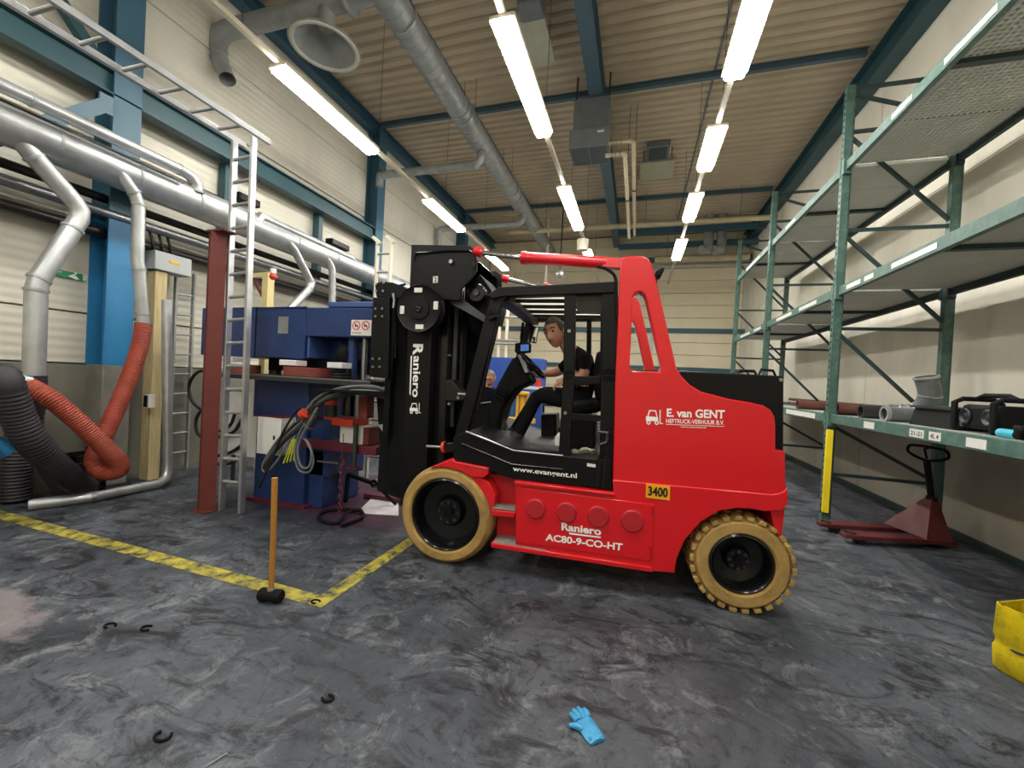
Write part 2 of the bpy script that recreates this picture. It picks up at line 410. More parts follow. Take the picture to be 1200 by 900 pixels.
# ---- ceiling: profiled sheets, ribs across the hall
ceil = struct('ceiling', MB().bb((XL-0.3, YN-0.3, ZC+0.08), (XR+0.3, YF+0.3, ZC+0.2)), 'roof_deck')
def sheet(x0, x1, dz):
    p = 0.21; prof = []; y = YN-0.2
    while y < YF+0.2:
        prof += [(y, 0.0), (y+0.11, 0.0), (y+0.14, 0.055), (y+0.18, 0.055)]; y += p
    vs = []; n = len(prof)
    for x in (x0, x1): vs += [(x, a, ZC+h+dz) for a, h in prof]
    return MB().add(vs, [(i, i+1, n+i+1, n+i) for i in range(n-1)])
for i, (a, b_) in enumerate(((XL-0.2, -3.6), (-3.62, -1.0), (-1.02, 1.05), (1.03, XR+0.2))):
    sheet(a, b_, 0.004*(i % 2)).build('roof_sheet', 'roof_deck', ceil, smooth=False)
for x in (-3.61, 1.04):      # lapped joint strips with screw heads
    mb = MB().bb((x-0.02, YN, ZC-0.012), (x+0.02, YF, ZC+0.0))
    y = 0.5
    while y < 14: mb.bb((x-0.03, y, ZC-0.022), (x+0.03, y+0.06, ZC-0.012)); y += 0.84
    mb.build('joint_strip', 'heater_grey', ceil)
# ---- left wall
wl = struct('wall_left', MB().bb((XL-0.3, YN-0.3, -0.1), (XL-0.12, YF+0.3, ZC+0.1)), 'plinth')
ys = [YN, *COLY, YF]
zs = [1.42, 2.0, 3.0, 4.0, 5.0, 6.0, 7.12]
for i in range(len(ys)-1):
    MB().bb((XL-0.12, ys[i]+0.006, 0), (XL+0.02, ys[i+1]-0.006, 1.415)).build('plinth_panel', 'plinth', wl, bevel=0.006)
    for j in range(len(zs)-1):
        MB().bb((XL-0.12, ys[i]+0.005, zs[j]+0.008), (XL-0.006*(j % 2), ys[i+1]-0.005, zs[j+1]-0.008)).build('wall_panel', 'siding', wl, bevel=0.008)
struct('baseboard_left', MB().bb((XL+0.02, YN, 0), (XL+0.04, YF, 0.05)), 'column_grey')
# ---- right wall
wr = struct('wall_right', MB().bb((XR+0.12, YN-0.3, -0.1), (XR+0.3, YF+0.3, ZC+0.1)), 'plinth')
for i in range(len(ys)-1):
    MB().bb((XR-0.02, ys[i]+0.006, 0), (XR+0.12, ys[i+1]-0.006, 1.19)).build('plinth_panel', 'plinth_pale', wr, bevel=0.006)
    MB().bb((XR, ys[i]+0.006, 1.2), (XR+0.12, ys[i+1]-0.006, 4.19)).build('wall_panel', 'precast', wr, bevel=0.006)
    MB().bb((XR, ys[i]+0.006, 4.2), (XR+0.12, ys[i+1]-0.006, 7.12)).build('wall_panel', 'precast', wr, bevel=0.006)
struct('baseboard_right', MB().bb((XR-0.08, YN, 0), (XR-0.02, YF, 0.06)), 'rack_dark')
# ---- far wall with the sectional door
wf = struct('wall_far', MB().bb((XL-0.3, YF+0.14, -0.1), (XR+0.3, YF+0.3, ZC+0.1)), 'plinth')
z = 0.0; k = 0
while z < 7.0:
    z2 = min(z+0.45, 7.12)
    MB().bb((XL, YF+0.03, z+0.006), (0.38, YF+0.14, z2-0.006)).build('wall_panel', 'siding_far', wf, bevel=0.01)
    if z < 5.8: MB().bb((0.5, YF-0.02, z+0.006), (XR-0.15, YF+0.1, z2-0.006)).build('door_section', 'siding_far', wf, bevel=0.012)
    else: MB().bb((0.38, YF+0.03, z+0.006), (XR, YF+0.14, z2-0.006)).build('wall_panel', 'siding_far', wf, bevel=0.01)
    z = z2; k += 1
struct('trim_1', MB().bb((0.38, YF-0.06, 0), (0.5, YF+0.14, 5.95)).bb((XR-0.15, YF-0.06, 0), (XR, YF+0.14, 5.95)).bb((0.38, YF-0.06, 5.86), (XR, YF+0.13, 5.98)), 'grey_trim')
struct('trim_2', MB().bb((XL, YF-0.1, 3.5), (XR-0.05, YF-0.025, 3.66)), 'blue_steel')
struct('trim_3', MB().bb((XL, YF-0.09, 2.12), (XR-0.05, YF-0.025, 2.24)), 'blue_steel')
struct('wall_near', MB().bb((XL-0.3, YN-0.3, -0.1), (XR+0.3, YN, ZC+0.1)), 'siding_far')

# ---- steel frame
def ibeam(p0, p1, h, wd, up=(0, 0, 1), t=0.02):
    """I-section from p0 to p1; h along up, flanges wd wide"""
    p0 = Vector(p0); p1 = Vector(p1); d = (p1-p0).normalized(); up = Vector(up); sd = d.cross(up).normalized()
    mb = MB()
    def slab(c, a, b):  # a along side, b along up
        q = [c+sd*x*a/2+up*y*b/2 for x, y in ((-1, -1), (1, -1), (1, 1), (-1, 1))]
        mb.prism([p0+v for v in q], p1-p0)
    slab(up*(h/2-t/2), wd, t); slab(-up*(h/2-t/2), wd, t); slab(Vector((0, 0, 0)), t, h-2*t)
    return mb
for i, y in enumerate(COLY):
    if y < 0: continue
    e = thing('steel_column', ['blue steel column on the siding wall carrying the zigzag duct drops', 'blue steel column behind the press and its duct end', 'blue steel column on the siding wall farthest beyond the press'][i-1], 'column', (-5.93, y, 0), group=None)
    ibeam((-5.94, y, 3.1), (-5.94, y, 7.0), 0.32, 0.27, up=(1, 0, 0)).build('shaft', 'blue_steel', e)
    ibeam((-5.94, y, 1.42), (-5.94, y, 3.1), 0.32, 0.27, up=(1, 0, 0)).build('lower_shaft', 'blue_column', e)
    MB().bb((-6.08, y-0.135, 0.025), (-5.78, y+0.135, 1.42)).build('painted_base', 'column_grey', e, bevel=0.01)
    MB().bb((-6.08, y-0.16, 0), (-5.74, y+0.16, 0.025)).build('base_plate', 'dark_steel', e)
def beam_thing(name, label, mb, m, cat='beam', group=None):
    return tag(mb.build(name, m), label, cat, group)
beam_thing('eaves_beam', 'blue eaves beam under the roof along the siding wall', ibeam((-5.98, YN, 7.02), (-5.98, YF, 7.02), 0.26, 0.2), 'blue_steel')
beam_thing('eaves_beam', 'dark green eaves beam under the roof above the pallet rack', ibeam((3.42, YN, 6.78), (3.42, YF, 6.78), 0.42, 0.24), 'teal_dark')
beam_thing('ridge_beam', 'deep blue roof beam running along the middle of the hall', ibeam((-0.98, YN, 6.94), (-0.98, YF, 6.94), 0.46, 0.24), 'blue_roof')
beam_thing('crane_rail_beam', 'teal horizontal beam between the columns halfway up the siding wall', ibeam((-5.86, YN, 4.6), (-5.86, 8.0, 4.6), 0.28, 0.16), 'teal_dark')
for i, y in enumerate(COLY):
    if y < 0: continue
    for a, b_, t in ((-5.88, -1.1, 'siding side'), (-0.86, 3.3, 'rack side')):
        beam_thing('purlin', '%s blue crossbeam under the corrugated roof, %s' % (['nearest the suspended bell hood,', 'level with the fan heater,', 'beyond the fan heater,'][i-1], t), ibeam((a, y, 7.115), (b_, y, 7.115), 0.11, 0.08, t=0.012), 'blue_roof')
# back-of-hall door tracks
for k, (y, z) in enumerate(((14.2, 6.62), (15.0, 6.4), (15.7, 6.1))):
    beam_thing('door_track', ['upper', 'middle', 'lowest'][k]+' blue cross rail above the sectional door at the far wall', MB().bb((-0.86, y-0.05, z-0.09), (XR, y+0.05, z+0.09)), 'blue_steel', 'rail')
# wind brace and stub bracket at the first column
beam_thing('wind_brace', 'dark diagonal brace from the first column up towards the roof', MB().bar((-5.95, 3.05, 4.75), (-5.95, 1.2, 6.9), 0.1, 0.1), 'teal_dark', 'brace')
b0 = P(72, 135, X=-5.5)
beam_thing('flat_brace', 'light blue flat brace bolted to the column, sloping down behind the big duct', MB().bar(P(125, 122, X=-5.74), P(125, 122, X=-5.74).lerp(P(2, 160, X=-5.74), 2.2), 0.13, 0.03, up=(1, 0, 0)).box(P(124, 122, X=-5.75), (0.03, 0.12, 0.2)), 'blue_roof', 'brace')
for i, y in enumerate((4.55, 6.4)):
    beam_thing('stub_post', ['dark blue stub post between beam and pipes behind the free-standing ladder', 'dark blue stub post below the teal beam near the far column'][i], MB().bb((-6.08, y-0.05, 3.2), (-5.94, y+0.05, 4.47)), 'teal_dark', 'post')
# yellow floor lines
def yellow_line_mat():
    m = mat('floor_yellow', '#b0a43a', 0.6, var=0.15, scale=5, dirt='#3e3f3c', dirt_amt=1.0, dirt_scale=9, dirt_lo=0.42, dirt_hi=0.62)
yellow_line_mat()
tag(MB().prism([(-1.93, 2.11, 0.001), (-1.93, 2.225, 0.001), (-6.0, 2.30, 0.001), (-6.0, 2.18, 0.001)], (0, 0, 0.002)).build('floor_line', 'floor_yellow'), 'long worn yellow line painted on the floor past the mallet', 'floor marking')
tag(MB().prism([(-1.93, 2.11, 0.001), (-1.82, 2.11, 0.001), (-1.80, 3.9, 0.001), (-1.91, 3.9, 0.001)], (0, 0, 0.002)).build('floor_line', 'floor_yellow'), 'short worn yellow line leading under the forklift front wheel', 'floor marking')
# slab joint
a = P(1035, 640, Z=0); b_ = P(1165, 745, Z=0); d = (b_-a).normalized(); a -= d*2.2; b_ += d*1.0; n_ = Vector((-d.y, d.x, 0))*0.03
struct('trim_4', MB().prism([a-n_+Vector((0, 0, 0.0006)), a+n_+Vector((0, 0, 0.0006)), b_+n_+Vector((0, 0, 0.0006)), b_-n_+Vector((0, 0, 0.0006))], (0, 0, 0.001)), 'joint_dark')

# ================================================================== LIGHT ROWS
def lamp_row(x, z, segs, where):
    y0 = YN+0.5; y1 = 15.0
    mb = MB().bb((x-0.03, y0, z+0.055), (x+0.03, y1, z+0.11)); tr = mb.build('lighting_trunk', 'trunk_white')
    tag(tr, 'slim white lighting trunk '+where, 'trunking')
    k = 0.9
    while k < 15:
        MB().cyl((x, k, z+0.1), (x, k, ZC-0.005), 0.004, seg=5).build('wire', 'dark_steel', tr); k += 2.4
    for i, (a, b_, lab) in enumerate(segs):
        e = thing('strip_light', lab, 'light', (x, (a+b_)/2, z-0.05))
        MB().bb((x-0.13, a, z+0.02), (x+0.13, b_, z+0.055)).bb((x-0.13, a, z+0.012), (x-0.122, b_, z+0.02)).bb((x+0.122, a, z+0.012), (x+0.13, b_, z+0.02)).build('housing', 'trunk_white', e)
        t = MB().prism([(x-0.11, a+0.01, z+0.02), (x-0.10, a+0.01, z-0.03), (x-0.08, a+0.01, z-0.045), (x+0.08, a+0.01, z-0.045), (x+0.10, a+0.01, z-0.03), (x+0.11, a+0.01, z+0.02)], (0, b_-a-0.02, 0))
        t.build('diffuser', 'tube_glow', e)
Z5 = 5.0
lamp_row(-4.21, Z5, [(-3.68, -1.84, 'lit strip light on the siding-side trunk nearest the plain end wall'), (0.18, 2.01, 'lit strip light on the siding-side trunk between plain end wall and bell hood'), (3.75, 5.55, 'lit strip light hanging beside the bell hood'), (7.32, 8.98, 'lit strip light on the siding-side trunk one beyond the bell hood'), (10.85, 12.42, 'last lit strip light before the far wall on the siding-side trunk')], 'on wires over the siding side')
lamp_row(-1.445, Z5, [(-3.68, -1.84, 'lit strip light on the middle trunk nearest the plain end wall'), (0.18, 2.01, 'lit strip light on the middle trunk before the dark roof box'), (3.76, 5.67, 'lit strip light hanging beside the pale flat ceiling panel'), (7.30, 9.30, 'lit strip light between the round duct and the fan heater'), (10.85, 12.42, 'last lit strip light before the far wall on the middle trunk')], 'on wires over the middle of the hall')
lamp_row(0.857, Z5, [(-3.68, -2.10, 'lit strip light on the rack-side trunk nearest the plain end wall'), (0.96, 2.54, 'fifth lit strip light from the sectional door on the rack-side trunk'), (3.50, 5.06, 'fourth lit strip light from the sectional door on the rack-side trunk'), (6.00, 7.09, 'third lit strip light from the sectional door on the rack-side trunk'), (7.99, 9.18, 'second lit strip light from the sectional door on the rack-side trunk'), (10.41, 11.90, 'last lit strip light before the sectional door on the rack-side trunk')], 'on wires beside the pallet rack')
# ================================================================== FORKLIFT
FL = bpy.data.objects.new('forklift', None); COL.objects.link(FL)
FL.location = (FA[0], FA[1], 0); FL.rotation_euler = (0, 0, FANG)
tag(FL, 'red and black electric counterbalance forklift with tan tyres parked beside the press', 'forklift')
WID = 1.5
def fpoly(pts, w): return [FP(x, y, w) for x, y in pts]
def slab(pts, w0, w1, mb=None, wp=None, holes=None):
    """pixel outline read on plane wp (default w0), extruded from w0 to w1 across the truck"""
    wp = w0 if wp is None else wp; mb = mb or MB()
    q = [Vector((p.x, w0, p.z)) for p in fpoly(pts, wp)]
    hs = [[Vector((p.x, w0, p.z)) for p in fpoly(h, wp)] for h in holes] if holes else None
    return mb.prism(q, (0, w1-w0, 0), holes=hs)
def fb(name, mb, m, parent=FL, bevel=0): return mb.build(name, m, parent, bevel=bevel)
A_OUT = [(718, 566), (721, 449), (726, 322), (727, 306), (730, 301), (736, 299.3), (753, 299.3), (759.5, 302), (764, 309), (771, 335), (793, 431), (798.5, 440), (809, 451), (822, 459), (855, 467.6), (882, 472), (896, 475.6), (904, 480.5), (908.5, 488), (909.8, 497), (909.8, 528.5), (921, 529), (922, 572), (917, 577), (905, 580)]
A_HOLE = [(741, 349), (744.4, 343.3), (750, 341), (754.4, 343.3), (757.3, 349), (775.5, 430), (772.5, 435.5), (741.5, 435), (738, 431), (740, 386)]
# counterweight frames (near and far) and the body between them
fb('side_frame', slab(A_OUT, 0.012, 0.13, wp=0, holes=[A_HOLE]), 'red', bevel=0.008)
fb('side_frame', slab(A_OUT, WID-0.13, WID-0.012, wp=0, holes=[A_HOLE]), 'red', bevel=0.008)
BAT = [(745, 500), (745, 433.5), (790, 433.5), (922.5, 440.5), (922, 531), (905, 540)]
bt = fb('battery_cover', slab(BAT, 0.10, WID-0.10, wp=0.05), 'black_paint', bevel=0.01)
c_ = FP(918, 445, 0.05); fb('bolt', MB().cyl((c_.x, 0.085, c_.z), (c_.x, 0.10, c_.z), 0.012, seg=10), 'steel', bt)
q = [FP(889, 440, 0.35), FP(892, 433, 0.35), FP(906, 434.5, 0.35), FP(909, 441, 0.35)]
fb('lift_handle', MB().tube(q, 0.009, 8, smooth_n=0), 'black_paint', bt)
q = [FP(865, 437, 0.35), FP(867, 434.5, 0.35), FP(884, 435, 0.35), FP(886, 439, 0.35)]
fb('cover_latch', MB().tube(q, 0.01, 8), 'black_paint', bt)
# chassis skirt with the rear wheel arch
ARCH = [(880, 596.5), (864, 595.6), (842.7, 599), (821, 612), (802, 633.6), (793, 655), (790.5, 671.5)]
SK = [(718, 562.5), (905, 579.5), (917, 577), (923, 571), (923.5, 591), (915, 598.5), (897, 599.5)]+ARCH+[(765, 669.5), (604, 645), (604, 567), (719, 579)]
fb('chassis_skirt', slab(SK, 0.0, 0.16), 'red', bevel=0.006)
fb('chassis_skirt', slab(SK, WID-0.16, WID, wp=0), 'red', bevel=0.006)
uF = FP(604, 600, 0).x; uR = FP(923, 571, 0).x; uA = FP(790, 671, 0).x; zT = FP(905, 580, 0).z
fb('chassis', MB().bb((uF, 0.16, 0.24), (uA, WID-0.16, 0.80)).bb((uA, 0.42, 0.34), (uR-0.10, WID-0.42, 0.80)).bb((uA, 0.16, zT-0.03), (uR-0.02, WID-0.16, 1.1)), 'red_side')
u1 = FP(909, 600, 0).x; u2 = FP(918, 600, 0).x
fb('rear_counterweight', MB().prism([(u1, 0.17, 0.36), (u2, 0.17, 0.36), (uR-0.006, 0.17, zT-0.06), (uR-0.006, 0.17, zT+0.3), (u1, 0.17, zT+0.3)], (0, WID-0.34, 0)), 'red_side', bevel=0.02)
fb('rear_valance', slab([(903, 599), (919.5, 597), (915.5, 631), (908, 622)], 0.03, 0.17), 'red_side')
# side door with four round plugs
DOOR = [(606, 570.5), (766, 591), (763, 657), (605, 634.5)]
dr = fb('side_cover', slab(DOOR, -0.012, 0.0, wp=0), 'red', bevel=0.004)
for x, y, r in ((627.6, 595.8, 0.075), (664, 600.3, 0.075), (701, 605, 0.078), (741, 610.2, 0.08)):
    c = FP(x, y, -0.012); fb('round_plug', MB().lathe([(0, 0.022), (r-0.01, 0.022), (r, 0.012), (r, 0.0)], (c.x, -0.012, c.z), (0, -1, 0), 28), 'red_pad', dr)
for a, b_ in (((764.5, 593), (764.5, 603)), ((762.5, 640), (762.5, 655)), ((607, 572), (607, 580))):
    p0 = FP(*a, -0.016); p1 = FP(*b_, -0.016); fb('hinge', MB().cyl(p0, p1, 0.008, seg=8), 'red_side', dr)
fb('top_moulding', slab([(603.5, 563), (720, 577), (720, 580.5), (603.5, 567.5)], -0.025, 0.05, wp=0), 'red', bevel=0.006)
fb('sill', slab([(576, 635), (765, 664), (765, 669.8), (576, 640.5)], -0.02, 0.16, wp=0), 'red', bevel=0.006)
# number plate and lettering
def ftext(txt, tl, tr, bl, m, name, w=-0.016, offset=0.02, parent=FL, spacing=1.0):
    a, b_, c = FP(*tl, w), FP(*tr, w), FP(*bl, w)
    mb = MB(); text_quad(mb, txt, c, b_-a, a-c, offset, spacing=spacing)
    mb.v = [(x, y, z) for x, y, z in mb.v]
    return mb.build(name, m, parent, smooth=False)
pl = fb('number_plate', slab([(757.2, 566.5), (785.2, 569.5), (784.8, 586.3), (756.8, 582.8)], -0.006, 0.0, wp=0), 'plate_yellow')
ftext('3400', (759.5, 569.6), (782.8, 572.0), (759.2, 580.8), 'print_black', 'number', w=-0.0085, offset=0.035, parent=pl)
ftext('Raniero', (658, 612.3), (704.5, 618.4), (658, 621.4), 'white_text', 'maker_lettering', offset=0.032, parent=dr)
fb('lettering_underline', slab([(666, 624.3), (704, 629.2), (704, 630.8), (668, 626.3)], -0.0165, -0.0125, wp=-0.0165), 'white_text', dr)
ftext('AC80-9-CO-HT', (639.5, 625.2), (730, 637), (639, 633.6), 'white_text', 'model_lettering', offset=0.03, parent=dr)
ftext('E. van GENT', (781.5, 478.6), (849.5, 480.6), (781.3, 488.5), 'white_text', 'owner_lettering', w=0.008, offset=0.03)
ftext('HEFTRUCK-VERHUUR B.V.', (780.8, 490.6), (848.8, 492.8), (780.6, 495.6), 'white_text', 'owner_lettering', w=0.008, offset=0.015)
fb('lettering_underline', slab([(780.5, 497.0), (848.6, 499.6), (848.6, 500.1), (780.5, 497.6)], 0.008, 0.012, wp=0.008), 'white_text')
ftext('www.evangent.nl', (797.5, 499.2), (827, 500.3), (797.5, 501.4), 'white_text', 'owner_lettering', w=0.008, offset=0.02)
def truck_logo(o, ex, ey, name, parent=FL):
    """small white forklift drawing; o lower left, ex/ey spans"""
    mb = MB(); o = Vector(o); ex = Vector(ex); ey = Vector(ey)
    def poly(pp): mb.add([o+ex*a+ey*b_ for a, b_ in pp], [tuple(range(len(pp)))])
    def ring(cx, cy, r, r2):
        n = 12; pp = [(cx+k*math.cos(2*math.pi*i/n)*0.9, cy+k*math.sin(2*math.pi*i/n)) for k in (r, r2) for i in range(n)]
        mb.add([o+ex*a+ey*b_ for a, b_ in pp], [(i, (i+1) % n, n+(i+1) % n, n+i) for i in range(n)])
    poly([(0.0, 0.25), (0.75, 0.25), (0.75, 0.5), (0.45, 0.55), (0.0, 0.55)])
    poly([(0.08, 0.55), (0.16, 0.55), (0.26, 0.92), (0.2, 0.98)]); poly([(0.2, 0.9), (0.62, 0.9), (0.62, 0.98), (0.2, 0.98)]); poly([(0.58, 0.9), (0.64, 0.9), (0.72, 0.5), (0.66, 0.5)])
    poly([(0.84, 0.08), (0.9, 0.08), (0.9, 1.0), (0.84, 1.0)]); poly([(0.84, 0.08), (1.05, 0.08), (1.05, 0.14), (0.84, 0.14)])
    ring(0.16, 0.15, 0.15, 0.07); ring(0.66, 0.15, 0.15, 0.07)
    return mb.build(name, 'white_text', parent, smooth=False)
a, b_, c = FP(757, 497.5, 0.008), FP(776, 498.3, 0.008), FP(757, 480.0, 0.008)
truck_logo(a, b_-a, c-a, 'truck_emblem')
# front fender, steps
fd = fb('front_fender', slab([(503.5, 547.8), (530, 537.5), (533, 541), (572, 548.5), (572, 556), (566, 560), (552, 559), (540, 552), (522, 547.6)], 0.0, 0.36), 'red', bevel=0.006)
fb('grip_pad', slab([(541, 547.3), (570, 549.4), (571, 550.8), (543, 549.2)], 0.0, 0.2, wp=-0.004), 'grip', fd)
fp = fb('fender_skirt', slab([(548, 556), (562, 561), (572, 566), (580, 582), (575.5, 604), (571.5, 590), (563, 575)], 0.02, 0.3, wp=0), 'red', bevel=0.005)
fb('step_recess', slab([(565, 560), (604, 565), (604, 646), (576, 641), (576, 585)], 0.16, 0.5, wp=0), 'red_side')
for pts, pad in (([(576, 597.5), (604.5, 600.5), (602, 606.8), (576, 604.5)], [(578, 594.5), (603.5, 597.5), (604, 599.5), (578, 596.5)]),):
    st = fb('step', slab(pts, 0.0, 0.17), 'red', bevel=0.005)
    a = FP(577, 597, 0); b_ = FP(603, 600, 0)
    fb('grip_pad', MB().prism([(a.x, 0.005, a.z+0.004), (b_.x, 0.005, b_.z+0.004), (b_.x, 0.155, b_.z+0.004), (a.x, 0.155, a.z+0.004)], (0, 0, 0.006)), 'grip', st)
a = FP(577, 635, 0); b_ = FP(640, 645, 0)
st = fb('step', MB().bb((a.x, 0.0, a.z-0.03), (b_.x, 0.17, a.z-0.01)), 'red')
fb('grip_pad', MB().bb((a.x+0.01, -0.012, a.z-0.01), (b_.x, 0.16, a.z+0.004)), 'grip', st)
# ---------------- wheels
def wheel(name, c, r, wd, rim_k, side, lugs):
    e = bpy.data.objects.new(name, None); COL.objects.link(e); e.parent = FL; e.location = c; e.empty_display_size = 0.1
    s = side; ri = r*rim_k
    prof = [(ri, 0.02), (ri+0.012, 0.0), (r*0.9, 0.0), (r*0.975, 0.03), (r, 0.07), (r, wd-0.07), (r*0.975, wd-0.03), (r*0.9, wd), (ri, wd)]
    MB().lathe([(a, h*s) for a, h in prof], (0, 0, 0), (0, 1, 0), 56).build('tyre', 'tan_tyre', e)
    rp = [(ri, 0.02), (ri-0.015, 0.012), (ri-0.03, 0.03), (ri-0.035, 0.09), (ri*0.80, 0.13), (ri*0.45, 0.145), (ri*0.40, 0.12), (ri*0.36, 0.10), (0.0, 0.10)]
    MB().lathe([(a, h*s) for a, h in rp], (0, 0, 0), (0, 1, 0), 40).build('rim', 'black_gloss', e)
    n = 8
    for i in range(n):
        t = 2*math.pi*i/n; k = ri*0.28
        MB().cyl((math.cos(t)*k, 0.10*s, math.sin(t)*k), (math.cos(t)*k, 0.082*s, math.sin(t)*k), 0.011, seg=6).build('wheel_nut', 'dark_steel', e)
    MB().cyl((0, 0.10*s, 0), (0, 0.07*s, 0), ri*0.15, ri*0.13, seg=18).build('hub_cap', 'black_paint', e)
    if lugs:
        for i in range(lugs):
            for row in (0, 1):
                t = 2*math.pi*(i+0.5*row)/lugs; y0, y1 = ((0.004, wd*0.48) if row == 0 else (wd*0.52, wd-0.004))
                R = Matrix.Rotation(-t, 3, 'Y')
                MB().box(R @ Vector((r+0.002, s*(y0+y1)/2, 0)), (0.03, y1-y0, 2*math.pi*r/lugs*0.62), R=R).build('tread_lug', 'tan_tyre', e, bevel=0.006)
    return e
cf = FP(520, 607, 0); cr = FP(871, 667, 0)
RFr, RRr = 0.392, 0.322
for sd, y0 in ((1, 0.0), (-1, WID)):
    wheel('front_wheel', (cf.x, y0, RFr), RFr, 0.28, 0.74, sd, 0)
    wheel('rear_wheel', (cr.x, y0+0.02*sd, RRr+0.006), RRr-0.01, 0.26, 0.66, sd, 26)
fb('axle', MB().cyl((cf.x, 0.15, RFr), (cf.x, WID-0.15, RFr), 0.09), 'black_paint')
fb('axle', MB().cyl((cr.x, 0.15, RRr), (cr.x, WID-0.15, RRr), 0.07), 'black_paint')
# ---------------- cab platform
PLAT = [(531, 512), (545, 506), (602, 528.5), (716, 540), (718, 574), (606, 563), (572, 552), (531, 540)]
plt = fb('cab_platform', slab(PLAT, 0.03, WID-0.03, wp=0.03), 'black_paint', bevel=0.006)
q = [FP(546, 505.5, 0.02), FP(602, 528, 0.02), FP(660, 534, 0.02)]
fb('sill_edge', MB().tube(q, 0.008, 8), 'steel', plt)
q = [FP(541, 519.5, 0.02), FP(600, 544, 0.02), FP(660, 550, 0.02)]
fb('pressed_crease', MB().tube(q, 0.007, 8), 'black_gloss', plt)
ftext('www.evangent.nl', (601, 546.2), (676, 554.6), (600.8, 553.6), 'white_text', 'web_lettering', w=0.022, offset=0.018, parent=plt)
fb('floor_mat', MB().prism([FP(575, 517, 0.1), FP(602, 526.5, 0.1), FP(660, 530.5, 0.1)]+[Vector((p.x, 1.3, p.z)) for p in (FP(660, 530.5, 0.1), FP(602, 526.5, 0.1), FP(575, 517, 0.1))], (0, 0, 0.01)), 'dark_steel', plt)
# ---------------- overhead guard
def post(name, pts, wd, w, m='black_paint', dp=0.07):
    mb = MB(); q = fpoly(pts, w)
    for i in range(len(q)-1): mb.bar(q[i], q[i+1], wd, dp, up=(0, 1, 0))
    for p in q[1:-1]: mb.cyl((p.x, p.y-dp/2, p.z), (p.x, p.y+dp/2, p.z), wd/2, seg=14)
    return fb(name, mb, m, bevel=0.006)
WN, WFr = 0.09, WID-0.12
def far(pts, name, wd, dp=0.07, m='black_paint'):
    mb = MB(); q = [Vector((p.x, WFr, p.z)) for p in fpoly(pts, WN)]
    for i in range(len(q)-1): mb.bar(q[i], q[i+1], wd, dp, up=(0, 1, 0))
    for p in q[1:-1]: mb.cyl((p.x, p.y-dp/2, p.z), (p.x, p.y+dp/2, p.z), wd/2, seg=14)
    return fb(name, mb, m, bevel=0.006)
FPIL = [(592, 343), (584, 350), (577, 372), (541, 512)]
post('front_pillar', FPIL, 0.10, WN); far(FPIL, 'front_pillar', 0.08)
BP = [(668.5, 343), (667, 440), (660.5, 552)]
bp_ = post('centre_pillar', BP, 0.085, WN)
for y in (388, 484):
    c = FP(667 if y < 400 else 662.5, y, WN-0.04); fb('bolt', MB().cyl(c, c-Vector((0, 0.012, 0)), 0.013, seg=10), 'steel', bp_)
CP = [(714.5, 340), (714, 440), (711, 572)]
post('rear_pillar', CP, 0.115, WN); far(CP, 'rear_pillar', 0.10); far([(680, 343), (678, 540)], 'side_pillar', 0.05)
ROOF = [(572, 348), (586, 338), (722, 331.5), (722.5, 345), (592, 349), (580, 352)]
fb('roof_rail', slab(ROOF, WN-0.05, WN+0.05, wp=WN), 'black_paint', bevel=0.008)
fb('roof_rail', slab(ROOF, WFr-0.05, WFr+0.05, wp=WN), 'black_paint', bevel=0.008)
a = FP(588, 345, WN); b_ = FP(720, 341, WN)
fb('roof_crossbar', MB().bb((a.x-0.04, WN, a.z-0.06), (a.x+0.07, WFr, a.z)), 'black_paint')
fb('roof_crossbar', MB().bb((b_.x-0.12, WN, b_.z-0.06), (b_.x, WFr, b_.z)), 'black_paint')
for k in range(4):
    y = WN+0.23+k*0.26
    fb('roof_bar', MB().bb((a.x, y-0.018, a.z-0.02), (b_.x, y+0.018, a.z+0.01)), 'black_paint', bevel=0.004)
fb('roof_pane', MB().bb((a.x+0.03, WN+0.06, a.z+0.015), (b_.x-0.03, WFr-0.06, a.z+0.02)), 'clear_pane')
fb('upper_panel', slab([(675.5, 344.5), (708, 344), (708, 366), (680, 367.5), (675.5, 362)], WN-0.01, WN+0.01, wp=WN), 'smoke_panel')
fb('handrail', MB().tube(fpoly([(575, 374), (582, 371), (583.5, 379), (567, 448), (560, 480)], 0.04), 0.012, 10, smooth_n=5), 'black_matte')
# half door: belt, latch and lower frame
fb('door_frame', slab([(672, 441), (704, 441), (704, 450.5), (672, 452)], WN-0.03, WN+0.03, wp=WN), 'black_matte', bevel=0.008)
fb('door_frame', slab([(704, 366), (708, 366), (708, 441), (700, 444), (698, 441), (703, 436)], WN-0.02, WN+0.02, wp=WN), 'black_matte')
fb('door_frame', slab([(666, 484), (704, 487), (703, 494), (665, 491)], WN-0.03, WN+0.03, wp=WN), 'black_matte')
q = fpoly([(700, 506), (712, 507), (711, 518), (703, 521), (701, 514)], WN-0.08)
fb('latch', MB().tube(q+[q[0]], 0.012, 8), 'dark_steel')
fb('kick_plate', slab([(688, 543), (698, 544.5), (698, 548), (688, 546.5)], 0.02, 0.03), 'sticker')
for x in (701.5, 708.5):
    fb('door_strut', MB().bar(FP(x+1, 533, 0.03), FP(x-1.5, 572, 0.03), 0.022, 0.02, up=(0, 1, 0)), 'black_gloss')
